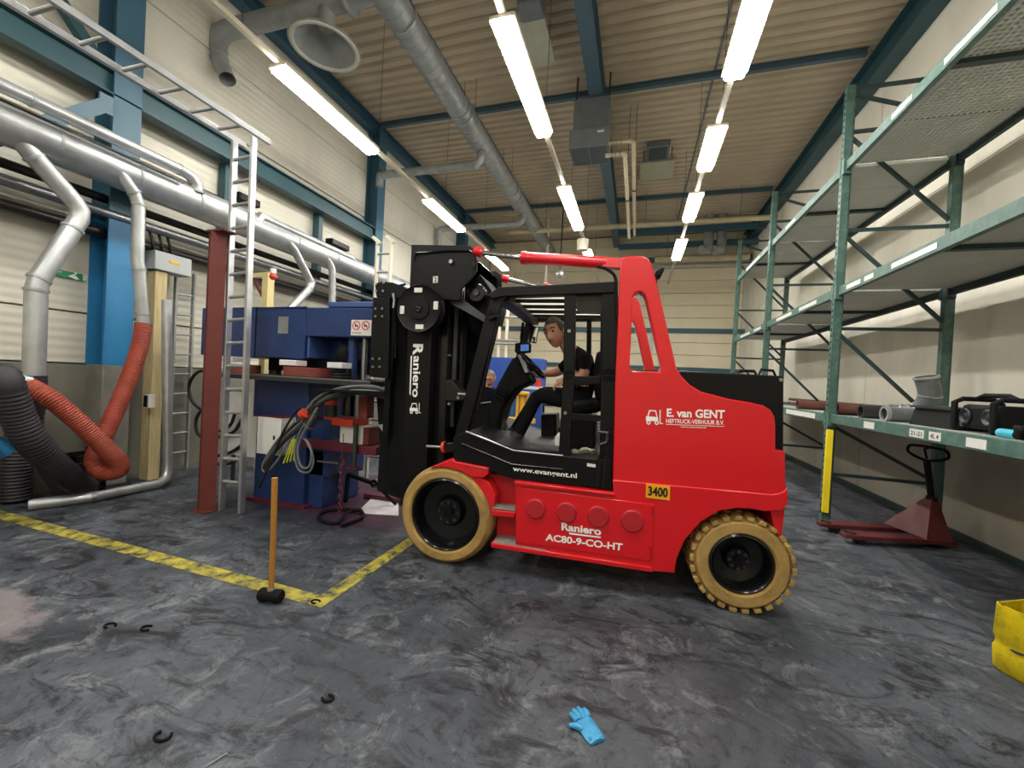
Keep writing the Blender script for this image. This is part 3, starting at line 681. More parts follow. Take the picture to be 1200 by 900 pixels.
# ---------------- seat, console, steering
SEAT = [(668, 470), (703, 466), (706, 482), (672, 487)]
seat = fb('seat', slab(SEAT, 0.42, 1.02, wp=0.55), 'black_matte', bevel=0.04)
fb('seat_backrest', slab([(698, 468), (694, 440), (700, 412), (709, 412), (708, 470)], 0.45, 0.99, wp=0.55), 'black_matte', bevel=0.04)
fb('seat_box', slab([(668, 489), (697, 490), (697, 533), (668, 531)], 0.4, 1.1, wp=0.5), 'black_paint', bevel=0.01)
fb('side_console', slab([(634, 486), (652, 485), (652, 521), (634, 519)], 0.95, 1.2, wp=0.95), 'black_paint', bevel=0.01)
fb('console_bracket', MB().tube(fpoly([(637, 483), (637, 474.5), (649, 475)], 0.95), 0.012, 8), 'steel')
SC = [(595, 428), (600, 420), (607, 416.5), (614, 432), (623.5, 447), (616, 452), (606, 456), (598, 465), (588, 481), (585, 496), (583.5, 505), (569, 503), (570.5, 487), (574, 473), (582, 452)]
fb('steering_column', slab(SC, 0.62, 0.92, wp=0.62), 'rubber', bevel=0.025)
fb('column_trim', slab([(607, 416), (610, 415.5), (620, 436), (616, 437)], 0.6, 0.94, wp=0.62), 'steel')
for k in range(4):
    a = FP(580+k*1.7, 462-k*3.3, 0.60); b_ = FP(589+k*1.7, 467.5-k*3.3, 0.60)
    fb('bellows_rib', MB().tube([a, b_, b_+Vector((0, 0.33, 0)), a+Vector((0, 0.33, 0)), a], 0.010, 8), 'rubber')
c = FP(624, 428, 0.76); ax = (FP(634, 439, 0.76)-FP(613.5, 417, 0.76)).normalized(); nrm = Vector((ax.z, 0, -ax.x))
if nrm.z < 0: nrm = -nrm
sw = fb('steering_wheel', MB().lathe([(0.155+0.014*math.cos(t), 0.014*math.sin(t)) for t in [2*math.pi*i/10 for i in range(10)]], c, nrm, 36, closed=True), 'rubber')
fb('wheel_spoke', MB().bar(c-ax*0.15, c+ax*0.15, 0.03, 0.012, up=nrm).bar(c, c+Vector((0, 0.15, 0)), 0.03, 0.012, up=nrm).cyl(c-nrm*0.07, c+nrm*0.02, 0.04, seg=14), 'rubber', sw)
dsp = fb('display', slab([(603.5, 402), (620, 401), (622, 404), (621.5, 413), (606, 415), (603, 412)], 0.7, 0.74, wp=0.7), 'black_matte', bevel=0.006)
fb('screen', slab([(610, 404), (619.5, 403.5), (619.5, 411), (610, 411.5)], 0.695, 0.7, wp=0.695), 'screen_blue', dsp)
fb('display_arm', MB().tube(fpoly([(612, 414), (611, 395), (613, 378)], 0.75), 0.014, 8), 'black_matte')
mr = fb('mirror', slab([(622.5, 381.5), (631.5, 383), (628, 402.5), (619.5, 401)], 0.8, 0.82, wp=0.8), 'black_matte')
fb('mirror_glass', slab([(623, 382.5), (630.8, 383.8), (627.6, 401.4), (620.2, 400)], 0.795, 0.8, wp=0.795), 'mirror', mr)
fb('front_shield', slab([(554, 474), (574, 471), (574, 506), (548, 504)], 0.7, 1.2, wp=0.7), 'black_paint')
fb('shield_edge', MB().tube(fpoly([(554, 474), (575, 471)], 0.69), 0.006, 6), 'steel')
for k, (x0, y0, x1, y1) in enumerate(((585, 510, 590, 490), (596, 512, 590, 494))):
    fb('pedal', MB().bar(FP(x0, y0, 0.7), FP(x1, y1, 0.75), 0.05, 0.015, up=(0, 1, 0)), 'dark_steel')
# ---------------- mast
MN = 0.33
ch = [(482, 286.5), (509, 287.5), (498.5, 592), (469, 592)]
fb('mast_channel', slab(ch, MN, MN+0.11), 'black_paint', bevel=0.006)
fb('mast_channel', slab(ch, WID-MN-0.11, WID-MN, wp=MN), 'black_paint', bevel=0.006)
inn = [(505, 300), (521, 300), (512, 585), (499, 585)]
fb('inner_channel', slab(inn, MN+0.12, MN+0.2, wp=MN), 'black_gloss')
fb('inner_channel', slab(inn, WID-MN-0.2, WID-MN-0.12, wp=MN), 'black_gloss')
HEAD = [(482, 286.5), (551, 287.8), (558, 293), (558.5, 316), (552, 327), (541, 338), (539, 352), (503, 350), (488, 350)]
fb('mast_head', slab(HEAD, MN-0.012, MN+0.02), 'black_paint', bevel=0.004)
fb('mast_head', slab(HEAD, WID-MN-0.02, WID-MN+0.012, wp=MN), 'black_paint', bevel=0.004)
fb('crosshead', slab([(484, 294), (545, 291), (553, 299), (484, 303)], MN, WID-MN, wp=MN), 'black_gloss', bevel=0.01)
fb('crosshead', slab([(484, 340), (500, 340), (500, 352), (484, 352)], MN, WID-MN, wp=MN), 'black_paint', bevel=0.01)
fb('mast_ridge', MB().tube(fpoly([(485, 305), (487, 297), (520, 294), (550, 293.5), (556, 297), (555, 315)], MN-0.02), 0.01, 8), 'black_gloss')
st = fb('number_sticker', slab([(507.5, 324), (513, 323.5), (512.8, 331), (507.3, 331.5)], MN-0.017, MN-0.012, wp=MN-0.017), 'sticker')
ftext('2', (508.8, 324.8), (511.8, 324.5), (508.7, 330.4), 'print_black', 'digit', w=MN-0.019, parent=st)
c = FP(529, 307, MN-0.02); fb('bolt', MB().cyl(c, c-Vector((0, 0.02, 0)), 0.018, seg=12), 'steel')
c = FP(558, 343, MN+0.1); py_ = fb('chain_pulley', MB().lathe([(0.03, 0.0), (0.075, 0.0), (0.085, 0.012), (0.075, 0.03), (0.075, 0.05), (0.085, 0.07), (0.03, 0.07)], c, (0, 1, 0), 24), 'black_gloss')
fb('pulley_pin', MB().cyl(c-Vector((0, 0.02, 0)), c+Vector((0, 0.08, 0)), 0.03, seg=14), 'dark_steel', py_)
fb('mast_web', slab([(541, 338), (552, 327), (559, 318), (573, 338), (577, 350), (571, 375), (548, 365)], MN+0.2, WID-MN-0.2, wp=MN+0.12), 'black_matte', bevel=0.01)
fb('mast_tie', slab([(528, 350), (540, 349), (571, 372), (570, 379), (545, 365), (529, 357)], MN+0.06, MN+0.1, wp=MN+0.06), 'dark_steel', bevel=0.003)
fb('mast_back', slab([(505, 352), (574, 352), (556, 512), (540, 586), (499, 586)], WID-MN-0.26, WID-MN-0.12, wp=WID-MN-0.3), 'black_matte')
for w_ in (MN+0.22, WID-MN-0.26):
    lc = [(517, 330), (509, 526)]
    p0, p1 = FP(515, 352, MN+0.15), FP(511, 522, MN+0.15)
    cy = fb('lift_cylinder', MB().cyl((p1.x+0.05, w_, p1.z), (p0.x+0.05, w_, p0.z), 0.06, seg=24).cyl((p0.x+0.05, w_, p0.z), (p0.x+0.05, w_, p0.z+0.03), 0.066, seg=24), 'black_gloss')
    if w_ < 0.7:
        c = FP(514, 420, w_-0.06); fb('cylinder_tag', MB().box((p0.x+0.05, w_-0.06, c.z), (0.075, 0.008, 0.045)), 'orange_tag', cy)
        c = FP(510, 476, w_-0.06); sk = fb('cylinder_sticker', MB().box((p0.x+0.035, w_-0.061, c.z), (0.04, 0.006, 0.10)), 'sticker', cy)
        fb('print', MB().box((p0.x+0.035, w_-0.065, c.z), (0.018, 0.002, 0.07)), 'print_red', sk)
        for y in (416, 522): 
            c = FP(514, y, w_-0.06); fb('pipe_clamp', MB().cyl((p0.x-0.02, w_-0.07, c.z), (p0.x+0.14, w_-0.07, c.z), 0.007, seg=8), 'steel', cy)
    fb('lift_rod', MB().cyl((p0.x+0.05, w_, p0.z), (p0.x+0.05, w_, p0.z+0.26), 0.035, seg=16), 'chrome', cy)
for k in range(6):
    a = FP(527+k*4.2, 353+k*2.2, 0.62); b_ = FP(521+k*3.4, 505, 0.62)
    fb('hydraulic_hose', MB().tube([a, (a+b_)/2+Vector((0.015*(-1)**k, 0.01*k, 0)), b_], 0.012, 8, smooth_n=4), 'rubber')
fb('lift_chain', MB().bar(FP(536, 352, 0.55), FP(529, 500, 0.55), 0.035, 0.02, up=(0, 1, 0)), 'dark_steel')
fb('tilt_bracket', slab([(521, 445), (530, 445), (541, 460), (548, 461), (548, 468), (535, 470), (521, 470)], 0.42, 0.56, wp=0.42), 'black_gloss', bevel=0.006)
fb('bracket_rod', MB().cyl(FP(537, 462, 0.41), FP(549, 462.5, 0.41), 0.016, seg=12), 'steel')
for x, y in ((537.5, 466), (527, 473)):
    c = FP(x, y, 0.42); fb('bolt', MB().cyl(c, c-Vector((0, 0.02, 0)), 0.014, seg=8), 'steel')
fb('tilt_pivot', slab([(518, 520), (533, 518), (536, 530), (522, 531)], 0.28, 0.4, wp=0.28), 'black_gloss', bevel=0.01)
fb('pivot_ring', MB().cyl(FP(519, 524, 0.3), FP(522, 524, 0.3), 0.05, seg=18), 'orange_red')
fb('pivot_rod', MB().cyl(FP(500, 523, 0.3), FP(519, 524, 0.3), 0.013, seg=10), 'steel')
# vertical maker name on the mast side
def vtext(txt, top, bottom, right_top, w, name, offset=0.04):
    a, b_, c = FP(*top, w), FP(*bottom, w), FP(*right_top, w)
    mb = MB(); text_quad(mb, txt, a, b_-a, c-a, offset); return mb.build(name, 'white_text', FL, smooth=False)
vtext('R', (484.2, 403), (483.6, 416.4), (496, 403.2), MN-0.004, 'maker_lettering', 0.04)
vtext('aniero', (484.6, 417), (483.0, 465.4), (493, 417.2), MN-0.004, 'maker_lettering', 0.02)
fb('lettering_underline', slab([(481.3, 417), (482.7, 417), (481.0, 463.5), (479.8, 461)], MN-0.005, MN-0.001, wp=MN-0.005), 'white_text')
a, b_, c = FP(480.5, 471.5, MN-0.004), FP(479.8, 484.5, MN-0.004), FP(492, 472, MN-0.004)
truck_logo(FP(480, 484.8, MN-0.004), FP(492.6, 485.2, MN-0.004)-FP(480, 484.8, MN-0.004), FP(480.4, 472, MN-0.004)-FP(480, 484.8, MN-0.004), 'truck_emblem')
# hose reel and carriage
c = FP(491, 361.5, 0.24); RR = 0.205
reel = fb('hose_reel', MB().lathe([(0, -0.02), (0.035, -0.02), (0.04, -0.012), (0.095, -0.012), (0.10, 0.0), (RR-0.02, 0.0), (RR, -0.012), (RR+0.006, 0.0), (RR+0.006, 0.02), (RR-0.03, 0.03), (RR-0.03, 0.08), (RR, 0.09), (0, 0.09)], c, (0, 1, 0), 44), 'black_paint')
for t, L in ((95, 0.075), (10, 0.07), (185, 0.07), (275, 0.075)):
    t = math.radians(t); k = RR-0.035 if t else 0
    o = c+Vector((math.cos(t)*(RR-0.045), -0.003, math.sin(t)*(RR-0.045)))
    hor = abs(math.sin(t)) > 0.7
    fb('reel_sticker', MB().box(o, (L if hor else 0.04, 0.004, 0.04 if hor else L)), 'sticker', reel)
for dx, dz in ((-0.012, 0.012), (0.012, 0.004), (0.0, -0.02)):
    fb('bolt', MB().cyl(c+Vector((dx, -0.02, dz)), c+Vector((dx, -0.026, dz)), 0.005, seg=6), 'steel', reel)
for pts in ([(498, 334), (512, 345), (515, 360)], [(470, 340), (462, 352), (460, 400), (458, 440)], [(466, 342), (457, 356), (456, 430)], [(475, 333), (464, 345), (463, 420)]):
    fb('hydraulic_hose', MB().tube(fpoly(pts, 0.3), 0.012, 8, smooth_n=5), 'rubber')
cp = fb('carriage_plate', slab([(437, 348.5), (456.5, 348.5), (455, 443.5), (432.5, 441.5)], 0.24, 0.30), 'black_paint', bevel=0.005)
for y in (361.8, 370.8, 420.5, 429.8):
    for x in (440.5, 448.5):
        c = FP(x-(0 if y < 400 else 3.2), y, 0.24); fb('bolt', MB().cyl(c, c-Vector((0, 0.012, 0)), 0.011, seg=10), 'steel', cp)
ub = fb('reel_bracket', slab([(439, 332), (449, 329.5), (460, 331), (474, 336), (478, 345), (470, 350), (441, 348)], 0.27, 0.34), 'black_paint', bevel=0.005)
for x, y in ((441.5, 333), (450, 331.5), (441.2, 341), (449.5, 341)):
    c = FP(x, y, 0.27); fb('bolt', MB().cyl(c, c-Vector((0, 0.012, 0)), 0.011, seg=10), 'steel', ub)
fb('carriage', slab([(456, 350), (483, 352), (474, 588), (456, 560)], 0.42, WID-0.42, wp=0.42), 'black_matte', bevel=0.01)
for pts in ([(460.5, 344), (462, 352), (461, 361)],):
    fb('hose_coupling', MB().tube(fpoly(pts, 0.23), 0.013, 10), 'steel')
# forks
for w_ in (0.34, 0.98):
    a = FP(456, 450, 0.42); z0 = 1.28
    fb('fork', MB().bb((a.x, w_, 0.9), (a.x+0.06, w_+0.14, 1.75)).prism([(a.x+0.06, w_, z0), (a.x-0.75, w_, z0+0.015), (a.x-0.75, w_, z0+0.03), (a.x+0.06, w_, z0+0.05)], (0, 0.14, 0)), 'black_paint', bevel=0.004)
fb('apron_sheet', slab([(441, 461), (456, 455), (474, 458), (470, 585), (442, 575), (445, 520)], 0.46, 0.5, wp=0.46), 'cloth_black')
fb('foil_patch', slab([(442.5, 498), (459, 496), (459.5, 515), (452, 511)], 0.44, 0.455, wp=0.44), 'foil')
# tilt cylinders
def tilt(near):
    w0, w1 = (0.30, 0.07) if near else (WID-0.30, WID-0.07)
    def q(x, y, w): p = FP(x, y, 0.3+(0.07-0.3)*w); return Vector((p.x, w0+(w1-w0)*w, p.z))
    t = fb('tilt_cylinder', MB().cyl(q(612, 302, 0.32), q(712, 308.5, 0.93), 0.046, seg=22).cyl(q(612, 302, 0.32), q(618, 302.4, 0.35), 0.052, seg=22), 'red')
    fb('cylinder_rod', MB().cyl(q(563, 296, 0.02), q(613, 302, 0.33), 0.022, seg=18), 'chrome', t)
    fb('clevis', MB().cyl(q(557, 294.5, 0), q(565, 296, 0.04), 0.042, seg=16), 'red', t)
    fb('clevis', MB().bar(q(708, 308.5, 0.92), q(732, 310, 1.0), 0.07, 0.08, up=(0, 1, 0)), 'red', t)
tilt(True); tilt(False)
fb('hydraulic_hose', MB().tube(fpoly([(700, 312), (712, 316), (721, 325), (722, 345), (723, 372)], 0.03), 0.012, 8, smooth_n=5), 'rubber')
wl_ = fb('work_lamp', slab([(768, 318), (777, 312.5), (779, 315), (775, 323), (770, 324)], 0.3, 0.42, wp=0.3), 'black_matte', bevel=0.008)
fb('lamp_bracket', MB().tube(fpoly([(762, 322), (769, 322), (768, 331), (764, 333)], 0.34), 0.012, 8), 'black_paint', wl_)
# ================================================================== LEFT WALL: DUCTS, PIPES, HOSES
def PX(pts, X): return [P(x, y, X=X) for x, y in pts]
def ribbed(pts, r, pitch, depth=0.08, seg=14, n=8):
    """corrugated hose: resampled smooth path with alternating radius"""
    base = MB(); q = [Vector(p) for p in pts]; out = []; m = len(q)
    for i in range(m-1):
        p0, p1, p2, p3 = q[max(i-1, 0)], q[i], q[i+1], q[min(i+2, m-1)]
        for k in range(24):
            t = k/24; out.append(0.5*((2*p1)+(p2-p0)*t+(2*p0-5*p1+4*p2-p3)*t*t+(3*p1-p0-3*p2+p3)*t**3))
    out.append(q[-1])
    res = [out[0]]; acc = 0.0
    for a, b_ in zip(out, out[1:]):
        d = (b_-a).length
        while acc+d >= pitch/2:
            t = (pitch/2-acc)/d; a = a+(b_-a)*t; res.append(a.copy()); d = (b_-a).length; acc = 0.0
            if d < 1e-9: break
        acc += d
    return MB().tube(res, [r*(1+depth*(-1)**i) for i in range(len(res))], seg)
def duct(name, label, cat, pts, r, m='galv', flange=(), fl_r=1.12, seg=18, smooth_n=0, **k):
    e = thing(name, label, cat, tuple(Vector(pts[-1])))
    MB().tube(pts, r, seg, smooth_n=smooth_n).build('duct_run', m, e)
    for p, d in flange:
        p = Vector(p); d = Vector(d).normalized()
        MB().cyl(p-d*0.012, p+d*0.012, r*fl_r, seg=seg).build('flange', 'galv_dull', e)
    return e
DZ = 3.55; DX = -5.5
duct('main_duct', 'wide galvanised extraction duct running along the siding wall', 'duct', [(DX, -3, DZ), (DX, 9.6, DZ-0.02)], 0.19, flange=[((DX, y, DZ), (0, 1, 0)) for y in (1.2, 2.45, 3.1, 3.75, 4.4, 5.3, 6.2, 7.4, 8.5)], fl_r=1.03, seg=28)
tp = PX([(0, 111), (120, 160), (200, 198)], -5.36); zt = 3.80
duct('air_pipe', 'slim pipe on top of the big duct ending in an elbow near the column', 'pipe', [(-5.36, -1, zt), (-5.36, 3.52, zt), (-5.36, 3.62, zt-0.015), (-5.36, 3.70, zt-0.08), (-5.36, 3.71, zt-0.17)], 0.062, flange=[((-5.36, 2.25, zt), (0, 1, 0)), ((-5.36, 3.5, zt), (0, 1, 0)), ((-5.36, 3.71, zt-0.17), (0, 0, 1))], seg=14)
a = P(306, 254, X=-5.38); b_ = P(412, 303, X=-5.38); c = P(419, 312, X=-5.38)
duct('air_pipe', 'slim pipe along the big duct behind the ladder, elbowed at both ends', 'pipe', [a+Vector((0, -0.06, -0.12)), a, a+Vector((0, 0.15, 0)), b_, c+Vector((0, 0.02, -0.1))], 0.06, seg=14)
tag(MB().tube([(-5.29, -1, 3.66), (-5.29, 3.5, 3.64)], 0.02, 8).build('conduit_pipe', 'chrome'), 'thin bright conduit clipped to the flank of the big duct', 'pipe')
tag(MB().tube([(-5.8, -4, 3.13), (-5.8, 9.5, 3.13)], 0.055, 14).build('wall_pipe_or_shade', 'steel'), 'bright steel pipe running level along the siding wall below the duct', 'pipe')
tag(MB().tube([(-5.92, -4, 3.32), (-5.92, 9.5, 3.32)], 0.05, 12).build('wall_pipe_or_shade', 'black_pipe'), 'upper dark pipe running level along the siding wall', 'pipe')
tag(MB().tube([(-5.93, -4, 2.93), (-5.93, 9.5, 2.93)], 0.06, 12).build('wall_pipe_or_shade', 'black_pipe'), 'dark tube along the siding wall standing in for the shadow band below the steel pipe', 'pipe')  # dark tube stands in for the shadow band under the steel pipe
# drops
d1 = PX([(16, 154), (40, 184), (87, 236), (93, 247), (92, 258), (85, 268), (46, 327), (42.5, 340), (39.5, 446)], -5.45)
duct('duct_drop', 'zigzag galvanised duct drop ending above the dark hoses', 'duct', d1, 0.079, flange=[(d1[1], d1[2]-d1[1]), (d1[5], d1[6]-d1[5]), (d1[6], d1[6]-d1[5]), (d1[7], (0, 0, 1)), (d1[8], (0, 0, 1))])
d2 = PX([(139, 200), (157, 226), (162.5, 240), (161, 306), (163, 316), (167, 368), (168, 384)], -5.38)
duct('duct_drop', 'slim galvanised duct drop feeding the orange hose', 'duct', d2, 0.06, flange=[(d2[1], d2[1]-d2[0]), (d2[2], (0, 0, 1)), (d2[4], (0, 0, 1)), (d2[5], (0, 0, 1))])
d3 = PX([(337, 283), (345, 293), (361, 324), (364.5, 331), (362.5, 339), (340, 362), (322, 382)], -5.38)
duct('duct_drop', 'bent galvanised duct drop behind the blue press head', 'duct', d3, 0.062, flange=[(d3[4], d3[5]-d3[4])])
d4 = PX([(380, 299), (388, 312), (389.5, 318), (389, 380)], -5.38)
duct('duct_drop', 'thin straight duct drop behind the blue press head', 'duct', d4, 0.06)
oh = [P(168, 380, X=-5.38), P(164, 405, X=-5.36), P(150, 447, X=-5.32), P(122, 511, X=-5.26), P(111, 536, X=-5.2), P(114, 549, X=-5.15), P(127, 554, X=-5.1), P(140, 550, X=-5.05), P(138, 540, X=-5.02), P(128, 530, X=-5.02), P(100, 502, X=-5.05), P(60, 468, X=-5.15), P(28, 450, X=-5.3)]
e = thing('suction_hose', 'orange ribbed suction hose looped above the floor below the slim drop', 'hose', tuple(oh[6]))
ribbed(oh, 0.078, 0.022, 0.035, 16).build('hose', 'orange_hose', e)
MB().cyl(oh[-1]-Vector((0, 0.05, -0.02)), oh[-1]+Vector((0, 0.02, 0)), 0.085, seg=16).build('clamp', 'steel', e)
dh = [P(-22, 455, X=-5.0), P(0, 440, X=-4.95), P(9, 455, X=-4.9), P(22, 490, X=-4.95), P(40, 520, X=-5.0), P(68, 548, X=-5.15), P(100, 572, Z=0.12)]
tag(ribbed(dh, 0.108, 0.034, 0.035).build('suction_hose', 'dark_hose'), 'dark ribbed hose bending from knee height down to the floor', 'hose')
p = P(20, 588, Z=0.0); dh = [P(24, 478, X=p.x), P(26, 505, X=p.x), P(20, 545, X=p.x), p+Vector((0, 0, 0.02))]
tag(ribbed(dh, 0.112, 0.034, 0.035).build('suction_hose', 'dark_hose'), 'dark ribbed hose standing upright on the floor beside the lying pipe end', 'hose')
p = P(42, 560, X=-5.45); dh = [P(39.5, 440, X=-5.45), P(39, 470, X=-5.45), P(36, 505, X=-5.45), Vector((-5.5, 2.55, 0.35)), Vector((-5.55, 2.75, 0.0))]
tag(ribbed(dh, 0.09, 0.05, 0.04).build('suction_hose', 'dark_hose'), 'dark hose hanging from the zigzag duct drop to the floor', 'hose')
a = P(-14, 512, X=-5.15); b_ = P(13, 530, X=-5.1)
tag(MB().tube([a+Vector((0, -0.5, -0.45)), a, b_], [0.085, 0.085, 0.075], 16).build('hose_end', 'blue_column'), 'blue plastic hose end poking past the dark hoses', 'hose')
# black crate by the wall
cb = P(98, 588, Z=0); e = thing('plastic_crate', 'black slatted plastic crate on the floor against the concrete plinth', 'crate', (-5.83, 3.0, 0))
x0, x1, y0, y1 = -6.0, -5.68, 2.78, 3.08
MB().bb((x0, y0, 0), (x1, y1, 0.02)).build('bottom', 'black_matte', e)
for k in range(5):
    z = 0.04+k*0.085
    MB().bb((x1-0.015, y0, z), (x1, y1, z+0.05)).bb((x0, y0, z), (x0+0.015, y1, z+0.05)).bb((x0, y0, z), (x1, y0+0.015, z+0.05)).bb((x0, y1-0.015, z), (x1, y1, z+0.05)).build('slat', 'black_matte', e)
for x in (x0, x1-0.03):
    for y in (y0, y1-0.03): MB().bb((x, y, 0), (x+0.03, y+0.03, 0.48)).build('corner_post', 'black_matte', e)
# aluminium pipe that drops down the wall and lies on the floor
ap = [Vector((-5.36, 3.42, 2.22)), Vector((-5.36, 3.50, 0.30)), Vector((-5.36, 3.50, 0.16)), Vector((-5.33, 3.46, 0.09)), P(186, 567, Z=0.055), P(110, 582, Z=0.055), P(33, 592, Z=0.055)]
e = thing('suction_pipe', 'bare aluminium pipe dropping beside the timber post and lying along the floor', 'pipe', (-5.36, 3.4, 0))
MB().tube(ap[:6], 0.05, 16).tube(ap[5:], 0.055, 16).build('tube', 'alu', e)
d = (ap[6]-ap[5]).normalized(); MB().cyl(ap[5]-d*0.02, ap[5]+d*0.02, 0.062, seg=16).build('coupling', 'steel', e)
MB().cyl(ap[6]-d*0.001, ap[6]+d*0.004, 0.045, seg=16).build('bore_shade_disc', 'rubber', e)  # black disc painting the dark bore onto the closed pipe end
# timber post and junction box
tb = thing('timber_post', 'pale squared timber post standing against the siding wall', 'post', (-5.84, 3.6, 0))
MB().bb((-5.92, 3.54, 0), (-5.76, 3.67, 2.62)).build('post', 'timber', tb, bevel=0.004)
MB().bb((-5.76, 3.47, 0.92), (-5.68, 3.54, 1.08)).build('socket', 'white_plastic', tb)
MB().bb((-5.755, 3.46, 0.93), (-5.70, 3.468, 1.07)).build('socket_face', 'black_matte', tb)
jb = thing('junction_box', 'grey junction box on top of the timber post with cables', 'box', (-5.8, 3.7, 2.63))
MB().bb((-5.95, 3.50, 2.63), (-5.72, 3.93, 2.86)).build('enclosure', 'grey_box', jb, bevel=0.008)
MB().bb((-5.72, 3.66, 2.75), (-5.715, 3.78, 2.78)).build('nameplate', 'plate_yellow', jb)
for y in (3.58, 3.68, 3.78): MB().tube([(-5.86, y, 2.86), (-5.86, y-0.03, 2.98), (-5.86, y-0.08, 3.14)], 0.016, 8).build('cable', 'black_pipe', jb)
# wall ladder
def ladder(name, label, a0, a1, b0, b1, r, step, m, m2=None, group=None, z0=0.25):
    """rails a0->a1 and b0->b1"""
    a0, a1, b0, b1 = map(Vector, (a0, a1, b0, b1))
    e = thing(name, label, 'ladder', tuple((a0+b0)/2))
    sd = (b0-a0).normalized()
    MB().bar(a0, a1, r*2.2, r*1.1, up=sd).build('rail', m, e, bevel=0.003); MB().bar(b0, b1, r*2.2, r*1.1, up=sd).build('rail', m, e, bevel=0.003)
    L = (a1-a0).length; k = z0
    while k < L-0.05:
        t = k/L; MB().cyl(a0.lerp(a1, t), b0.lerp(b1, t), r*0.62, seg=8).build('rung', m2 or m, e); k += step
    return e
ladder('wall_ladder', 'grey ladder fixed flat to the siding wall beside the timber post', (-6.0, 3.93, 0), (-6.0, 3.93, 2.72), (-6.0, 4.16, 0), (-6.0, 4.16, 2.74), 0.024, 0.27, 'galv_dull')
# free-standing ladder and the level one over it
ladder('aluminium_ladder', 'tall aluminium ladder standing upright beside the red steel post', (-4.0, 3.14, 0), (-4.08, 3.17, 3.79), (-3.76, 3.16, 0), (-3.86, 3.20, 3.83), 0.028, 0.236, 'alu', 'galv_dull', z0=0.3)
ladder('aluminium_ladder', 'aluminium ladder lying level overhead on top of the upright ladder', (-4.09, 3.30, 3.82), (-4.11, -0.6, 3.82), (-3.83, 3.36, 3.86), (-3.85, -0.6, 3.86), 0.026, 0.262, 'alu', 'galv_dull', z0=0.3)
a = P(440, 345, Y=4.75); b_ = P(456, 345, Y=4.75)
e = ladder('white_ladder', 'white access ladder with hooked tops behind the press and mast', (a.x, 4.75, 0), (a.x, 4.75, P(440, 283, Y=4.75).z), (b_.x, 4.75, 0), (b_.x, 4.75, P(456, 282, Y=4.75).z), 0.024, 0.25, 'conduit_white', 'galv_dull', z0=0.35)
for q in (a, b_):
    z = P(440, 283, Y=4.75).z; MB().bar((q.x-0.08, 4.75, z+0.06), (q.x+0.04, 4.75, z-0.03), 0.04, 0.05, up=(0, 1, 0)).build('hook', 'conduit_white', e)
# red steel post
e = thing('steel_post', 'red oxide H-section steel post standing on the floor by the ladder', 'post', (-4.12, 3.04, 0)); pc = P(241.5, 600, Z=0)+Vector((-0.04, 0.03, 0))
zt = 2.82
ibeam((pc.x, pc.y, 0), (pc.x, pc.y, zt), 0.12, 0.135, up=(0.88, -0.475, 0), t=0.014).build('profile', 'red_oxide', e)
MB().bb((pc.x-0.07, pc.y-0.07, zt), (pc.x+0.17, pc.y+0.07, zt+0.015)).build('top_plate', 'red_oxide', e)
MB().bb((pc.x-0.1, pc.y-0.09, 0), (pc.x+0.1, pc.y+0.09, 0.012)).build('foot_plate', 'red_oxide', e)
# emergency exit sign on the wall
sg = thing('exit_sign', 'small green escape route sign on the siding wall', 'sign', (-6.09, 3.0, 2.4))
c4 = PX([(63.5, 315), (97, 321.5), (97, 329), (63.5, 322.5)], -6.085)
y0, y1, z0, z1 = c4[0].y, c4[1].y, (c4[2].z+c4[3].z)/2, (c4[0].z+c4[1].z)/2
MB().bb((-6.095, y0, z0), (-6.08, y1, z1)).build('panel', 'sign_green', sg)
MB().bb((-6.095, y1, z0), (-6.08, y1+0.035, z1)).build('panel_end', 'white_plastic', sg)
mb = MB(); ym = (y0+y1)/2+0.04; h = z1-z0; zm = (z0+z1)/2
mb.prism([(-6.079, ym-0.05, zm-0.015), (-6.079, ym, zm+0.02), (-6.079, ym+0.05, zm-0.03), (-6.079, ym+0.02, zm-0.04)], (0.001, 0, 0)).ball((-6.079, ym+0.015, zm+0.03), (0.001, 0.012, 0.012), 8, 6)
mb.bb((-6.079, y0+0.03, zm+0.01), (-6.078, ym-0.1, zm+0.018)).bb((-6.079, y0+0.03, zm-0.012), (-6.078, ym-0.13, zm-0.004))
mb.build('pictogram', 'white_text', sg)
# wall floodlights
for k, (x0, x1, yt, yb) in enumerate(((277, 302, 229, 240), (386, 407, 283, 291))):
    a = P(x0, yt, X=-5.92); b_ = P(x1, yb, X=-5.92); z = (a.z+b_.z)/2
    e = thing('wall_lamp', ['unlit black wall lamp seen through the upright ladder', 'unlit black wall lamp by the far column'][k], 'lamp', (-6.0, (a.y+b_.y)/2, z-0.07))
    MB().bb((-6.02, a.y, z-0.055), (-5.86, b_.y, z+0.055)).build('housing', 'black_matte', e, bevel=0.01)
    MB().bb((-5.86, a.y+0.03, z-0.04), (-5.855, b_.y-0.03, z+0.04)).build('lens', 'smoke_panel', e)
    MB().bb((-6.1, (a.y+b_.y)/2-0.03, z-0.03), (-6.02, (a.y+b_.y)/2+0.03, z+0.03)).build('bracket', 'dark_steel', e)
